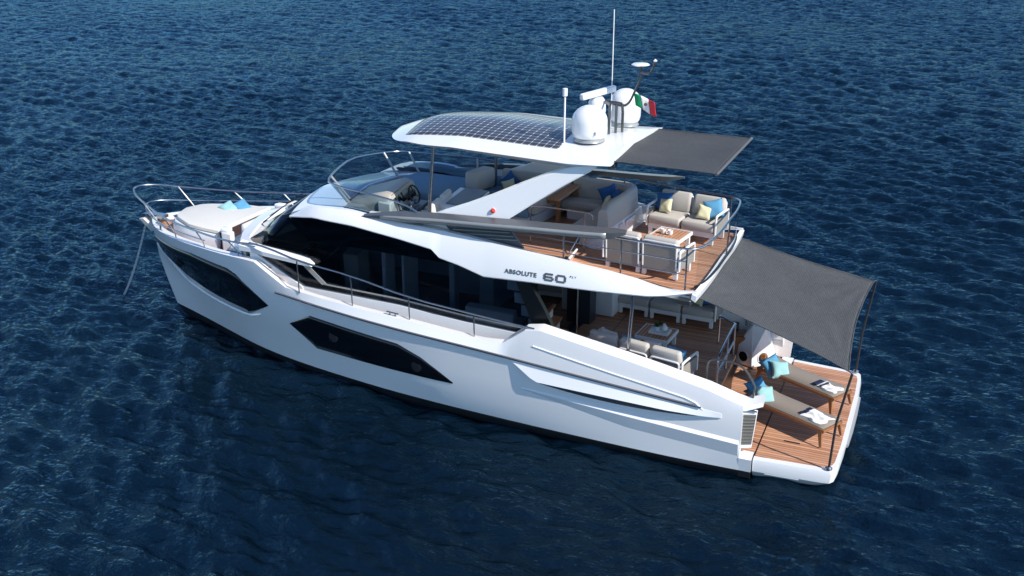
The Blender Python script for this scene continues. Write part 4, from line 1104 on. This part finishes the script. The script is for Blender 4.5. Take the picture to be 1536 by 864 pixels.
# cushions on the sun deck
sp(SF, .62, -.10, .70, NAVY, .42, 18, -8, 6, 'blue cushion behind the yellow one at the left end of the starboard deck sofa')
sp(SF, .52, .04, .65, YELLOW, .34, 24, -14, 10, 'pale yellow cushion leaning on blue at the left end of the starboard deck sofa')
sp(SF, -.60, -.06, .72, BLUE, .44, 22, 20, 14, 'blue cushion in the right corner of the starboard deck sofa')
sp(SF, -.44, .08, .65, YELLOW, .33, 24, 18, -12, 'pale yellow cushion in front of the bright blue one on the starboard deck sofa')
def wpil(mat, p, size, tilt, rz, roll, label): return pillow(mat, Wp(p), size, R(tilt), R(rz), R(roll), label)
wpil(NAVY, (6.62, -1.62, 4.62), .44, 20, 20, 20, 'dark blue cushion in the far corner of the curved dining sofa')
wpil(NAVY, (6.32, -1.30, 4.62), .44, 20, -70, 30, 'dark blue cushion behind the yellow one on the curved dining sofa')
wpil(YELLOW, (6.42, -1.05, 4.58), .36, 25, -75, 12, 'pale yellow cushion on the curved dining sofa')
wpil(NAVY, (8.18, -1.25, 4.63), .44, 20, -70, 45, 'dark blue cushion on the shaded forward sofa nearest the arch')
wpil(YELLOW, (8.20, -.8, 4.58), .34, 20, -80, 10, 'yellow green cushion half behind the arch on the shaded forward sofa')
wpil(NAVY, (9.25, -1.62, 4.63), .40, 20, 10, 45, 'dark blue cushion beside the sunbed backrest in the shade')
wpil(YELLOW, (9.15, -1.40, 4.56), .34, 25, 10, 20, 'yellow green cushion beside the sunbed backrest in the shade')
# bow cushions
pillow(TEAL, (16.40, -.50, 3.06), .42, R(60), R(28), R(38), 'aqua cushion on the cream bow sunpad')
pillow(BLUE, (16.14, -.74, 3.07), .42, R(58), R(38), R(30), 'blue cushion on the cream bow sunpad')

# ------------------------------------------------------------------ cockpit furniture
ZK = 1.39
CN, CF = ((4.30, 1.36, ZK - .02), R(169)), ((4.55, -1.86, ZK), R(-3))
sofa('cockpit_sofa', *CN, 3, .74, 'three seat beige sofa in the cockpit close behind the port side of the hull', (True, True), 'cockpit sofas', bh=.66)
sofa('cockpit_sofa', *CF, 3, .80, 'three seat beige sofa on the far side of the shaded cockpit', (True, True), 'cockpit sofas')
coffee('coffee_table', (4.33, .06, ZK), R(-4), .78, .76, .36, 'white framed slatted coffee table with a tray in the shaded cockpit')
tr = empty('serving_tray', (4.26, .04, ZK + .364), R(-2), 'pale blue white tray on the cockpit coffee table', 'tray')
m = MB(); m.bb(-.22, .22, -.16, .16, 0, .02); m.build('tray_base', CERAM, tr)
m = MB()
for a, b, c, d in ((-.22, .22, .145, .16), (-.22, .22, -.16, -.145), (-.22, -.205, -.145, .145), (.205, .22, -.145, .145)): m.bb(a, b, c, d, .02, .05)
m.build('tray_rim', CERAM, tr)
pl = empty('potted_plant', (4.34, .0, ZK + .386), 0, 'small green plant in a white pot on the cockpit tray', 'plant')
m = MB(); m.lathe([(.05, 0), (.07, .1), (.06, .1), (.001, .08)], (0, 0, 0), 16); m.build('pot', CERAM, pl)
m = MB()
for i in range(34):
    a, b = rnd.uniform(0, 6.28), rnd.uniform(.2, 1.2); d = Vector((math.cos(a) * math.cos(b), math.sin(a) * math.cos(b), math.sin(b))); L = rnd.uniform(.09, .2); s_ = d.cross(Vector((0, 0, 1))).normalized() * .025
    p0 = Vector((0, 0, .09)); m.add([p0, p0 + d * L * .5 + s_, p0 + d * L, p0 + d * L * .5 - s_], [(0, 1, 2, 3)])
m.build('foliage', PLANT, pl, smooth=0)
va = empty('glass_vase', (4.18, -.02, ZK + .386), 0, 'pale round vase beside the plant on the cockpit tray', 'vase')
m = MB(); m.lathe([(.04, 0), (.075, .05), (.07, .1), (.03, .14), (.035, .17), (.001, .16)], (0, 0, 0), 18); m.build('body', CERAM, va)
sp(CN, -.80, .02, .58, LIGHTC, .44, 22, 0, 5, 'off white cushion at the forward end of the port cockpit sofa')
sp(CN, -.28, .04, .56, BLUE, .42, 22, 0, 4, 'blue cushion in the middle of the port cockpit sofa')
sp(CN, .28, .06, .57, LIGHTC, .44, 24, 0, -6, 'off white cushion right of the middle on the port cockpit sofa')
sp(CN, .82, .02, .57, BLUE, .44, 20, 0, 6, 'blue cushion at the aft end of the port cockpit sofa')
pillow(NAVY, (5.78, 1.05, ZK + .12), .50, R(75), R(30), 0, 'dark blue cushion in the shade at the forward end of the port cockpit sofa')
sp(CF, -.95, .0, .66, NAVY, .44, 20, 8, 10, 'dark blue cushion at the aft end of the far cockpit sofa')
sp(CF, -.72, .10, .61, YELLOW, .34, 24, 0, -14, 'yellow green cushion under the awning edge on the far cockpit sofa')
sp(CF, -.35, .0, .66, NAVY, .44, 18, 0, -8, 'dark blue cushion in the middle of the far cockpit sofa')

# ------------------------------------------------------------------ faceted pod on the platform
pd = empty('storage_pod', (2.43, -1.85, .506), 0, 'white faceted pod with two round openings at the head of the platform loungers', 'pod')
F0, FR, FL = Vector((.0, .27, 0)), Vector((-.48, -.20, 0)), Vector((.52, .05, 0))
M0, MR, ML = Vector((.02, .25, .33)), Vector((-.35, .10, .46)), Vector((.40, .19, .48))
def in_plane(p, a, b, c):   # slide p along y into the plane abc, so each facet is flat
    n_ = (b - a).cross(c - a); p.y = a.y - (n_.x * (p.x - a.x) + n_.z * (p.z - a.z)) / n_.y; return p
in_plane(ML, F0, FL, M0); in_plane(MR, F0, FR, M0)
T0, TR = Vector((.10, .03, .98)), Vector((-.23, .06, .98))
BB = [Vector((.50, -.45, 0)), Vector((-.45, -.45, 0)), Vector((.15, -.30, .98)), Vector((-.20, -.30, .98))]
m = MB(); m.add([F0, FR, FL, M0, MR, ML, T0, TR] + BB, [(0, 3, 4, 1), (0, 2, 5, 3), (3, 5, 6), (3, 6, 7, 4), (1, 4, 7, 11, 9), (2, 8, 10, 6, 5), (6, 10, 11, 7), (8, 9, 11, 10), (0, 1, 9, 8, 2)])
m.build('shell', W, pd, smooth=0, bevel=.012)
for (a_, b_, c1, d_) in ((F0, FL, ML, M0), (F0, FR, MR, M0)):
    c_ = (a_ + b_ + c1 + d_) / 4; nn = (c1 - a_).cross(d_ - b_).normalized()
    if nn.y < 0: nn = -nn
    zz = (Vector((0, 0, 1)) - nn * nn.z).normalized(); xx = nn.cross(zz).normalized()
    mm = Matrix(((xx.x, nn.x, zz.x, c_.x + nn.x * .004), (xx.y, nn.y, zz.y, c_.y + nn.y * .004), (xx.z, nn.z, zz.z, c_.z + .01), (0, 0, 0, 1)))
    m = MB(); m.lathe([(.001, .0), (.128, .0), (.128, -.02)], (0, 0, 0), 8, 'y'); o = m.build('round_opening', simple('pod_cavity', (.010, .011, .013), .8, spec=.1) if 'pod_cavity' not in bpy.data.materials else bpy.data.materials['pod_cavity'], pd, smooth=0); o.matrix_local = mm
    m = MB(); m.lathe([(.127, -.02), (.127, .014), (.150, .010), (.152, -.02)], (0, 0, 0), 28, 'y'); r_ = m.build('rim', W, o)

# ------------------------------------------------------------------ sun loungers
def lounger(loc, rz, label):
    l = empty('sun_lounger', loc, rz, label, 'sun lounger', 'loungers on the platform')
    m = MB(); T = 2.05; hw = .32
    for sy in (-1, 1): m.bb(-T / 2, T / 2, sy * hw - .02, sy * hw + .02, .30, .37)
    for x in (-T / 2 + .03, -.3, .4, T / 2 - .03): m.bb(x - .03, x + .03, -hw + .021, hw - .021, .30, .355)
    m.build('frame', TEAKD, l, bevel=.006)
    m = MB(); secs = []
    for x in np.linspace(-T / 2 + .03, T / 2 - .02, 14):
        z = .372 + (.10 * max(0, (x - .45) / .6) ** 1.4); secs.append([(x, -hw + .0, z), (x, 0, z - .012), (x, hw, z)])
    m.loft(secs); o = m.build('sling', SLING, l, smooth=60); so = o.modifiers.new('thickness', 'SOLIDIFY'); so.thickness = .022; so.offset = 1
    for sx in (-1, 1):
        for sy in (-1, 1):
            m = MB(); x = sx * (T / 2 - .10); x2 = sx * (T / 2 - .02)
            m.prism([(x - .05, sy * hw - .02, .36), (x + .05, sy * hw - .02, .36), (x + .05, sy * hw + .025, .36), (x - .05, sy * hw + .025, .36)],
                    [(x2 - .025, sy * (hw + .05) - .018, 0), (x2 + .025, sy * (hw + .05) - .018, 0), (x2 + .025, sy * (hw + .05) + .018, 0), (x2 - .025, sy * (hw + .05) + .018, 0)]); m.build('leg', TEAKD, l)
    return l
ZP = .506
def lpos(ax, ay, rz, x, y):   # point on a lounger given its centre
    c, s_ = math.cos(rz), math.sin(rz); return ax + c * x - s_ * y, ay + s_ * x + c * y
LA = (1.16, .80, R(-26)); LB = (1.14, -.74, R(-27))
lounger((LA[0], LA[1], ZP), LA[2], 'teak sun lounger nearer the port side of the platform, with a flat striped towel')
lounger((LB[0], LB[1], ZP), LB[2], 'teak sun lounger beside the faceted pod, with a bunched navy and white towel')
for (L_, words) in ((LA, 'near lounger'), (LB, 'lounger beside the pod')):
    far = L_ is LB
    x, y = lpos(*L_, .84 - .10 * far, .04 + .12 * far); pillow(BLUE, (x, y, ZP + .49 - .05 * far), .48, R(42), L_[2] + R(64), R(16), 'sky blue cushion at the head of the ' + words, 'lounger cushions')
    x, y = lpos(*L_, .60 - .10 * far, .12 + .06 * far); pillow(TEAL, (x, y, ZP + .46 - .03 * far), .46, R(46), L_[2] + R(70), R(-14), 'aqua cushion in front of the blue one on the ' + words, 'lounger cushions')
def towel(L_, lx, ly, sx, sy, seed, label, stripes):
    rr = random.Random(seed); x, y = lpos(*L_, lx, ly)
    t = empty('towel', (x, y, ZP + .394), L_[2] + R(rr.uniform(-8, 8)), label, 'towel', 'towels on the loungers')
    rows = []
    n = 14
    for i in range(n + 1):
        row = []
        for j in range(n + 1):
            u, v = i / n - .5, j / n - .5
            h = .025 + .018 * math.sin(u * 11 + seed) * math.cos(v * 8 + seed) + .01 * math.sin(v * 19 + u * 7)
            if max(abs(u), abs(v)) > .49: h = .006
            row.append((u * sx + .03 * math.sin(v * 9 + seed), v * sy + .03 * math.sin(u * 8 + seed), h))
        rows.append(row)
    m = MB(); m.loft(rows); o = m.build('cloth', TOWEL, t, smooth=60); so = o.modifiers.new('thickness', 'SOLIDIFY'); so.thickness = .015; so.offset = -1
    for a in stripes:
        m = MB(); m.bb(a[0] - a[2] / 2, a[0] + a[2] / 2, a[1] - a[3] / 2, a[1] + a[3] / 2, .02, a[4]); m.build('navy_stripe', NAVYCLOTH, t, bevel=.02)
towel(LA, -.62, .0, .52, .42, 3, 'white towel with navy tassels spread flat on the near lounger', [(.27, .12, .12, .08, .035), (.27, -.02, .10, .08, .03), (.27, -.16, .13, .07, .035)])
towel(LB, -.66, .02, .50, .34, 8, 'white towel bunched up with navy stripes on the lounger beside the pod', [(.24, .05, .12, .28, .06), (.1, .02, .05, .3, .058)])
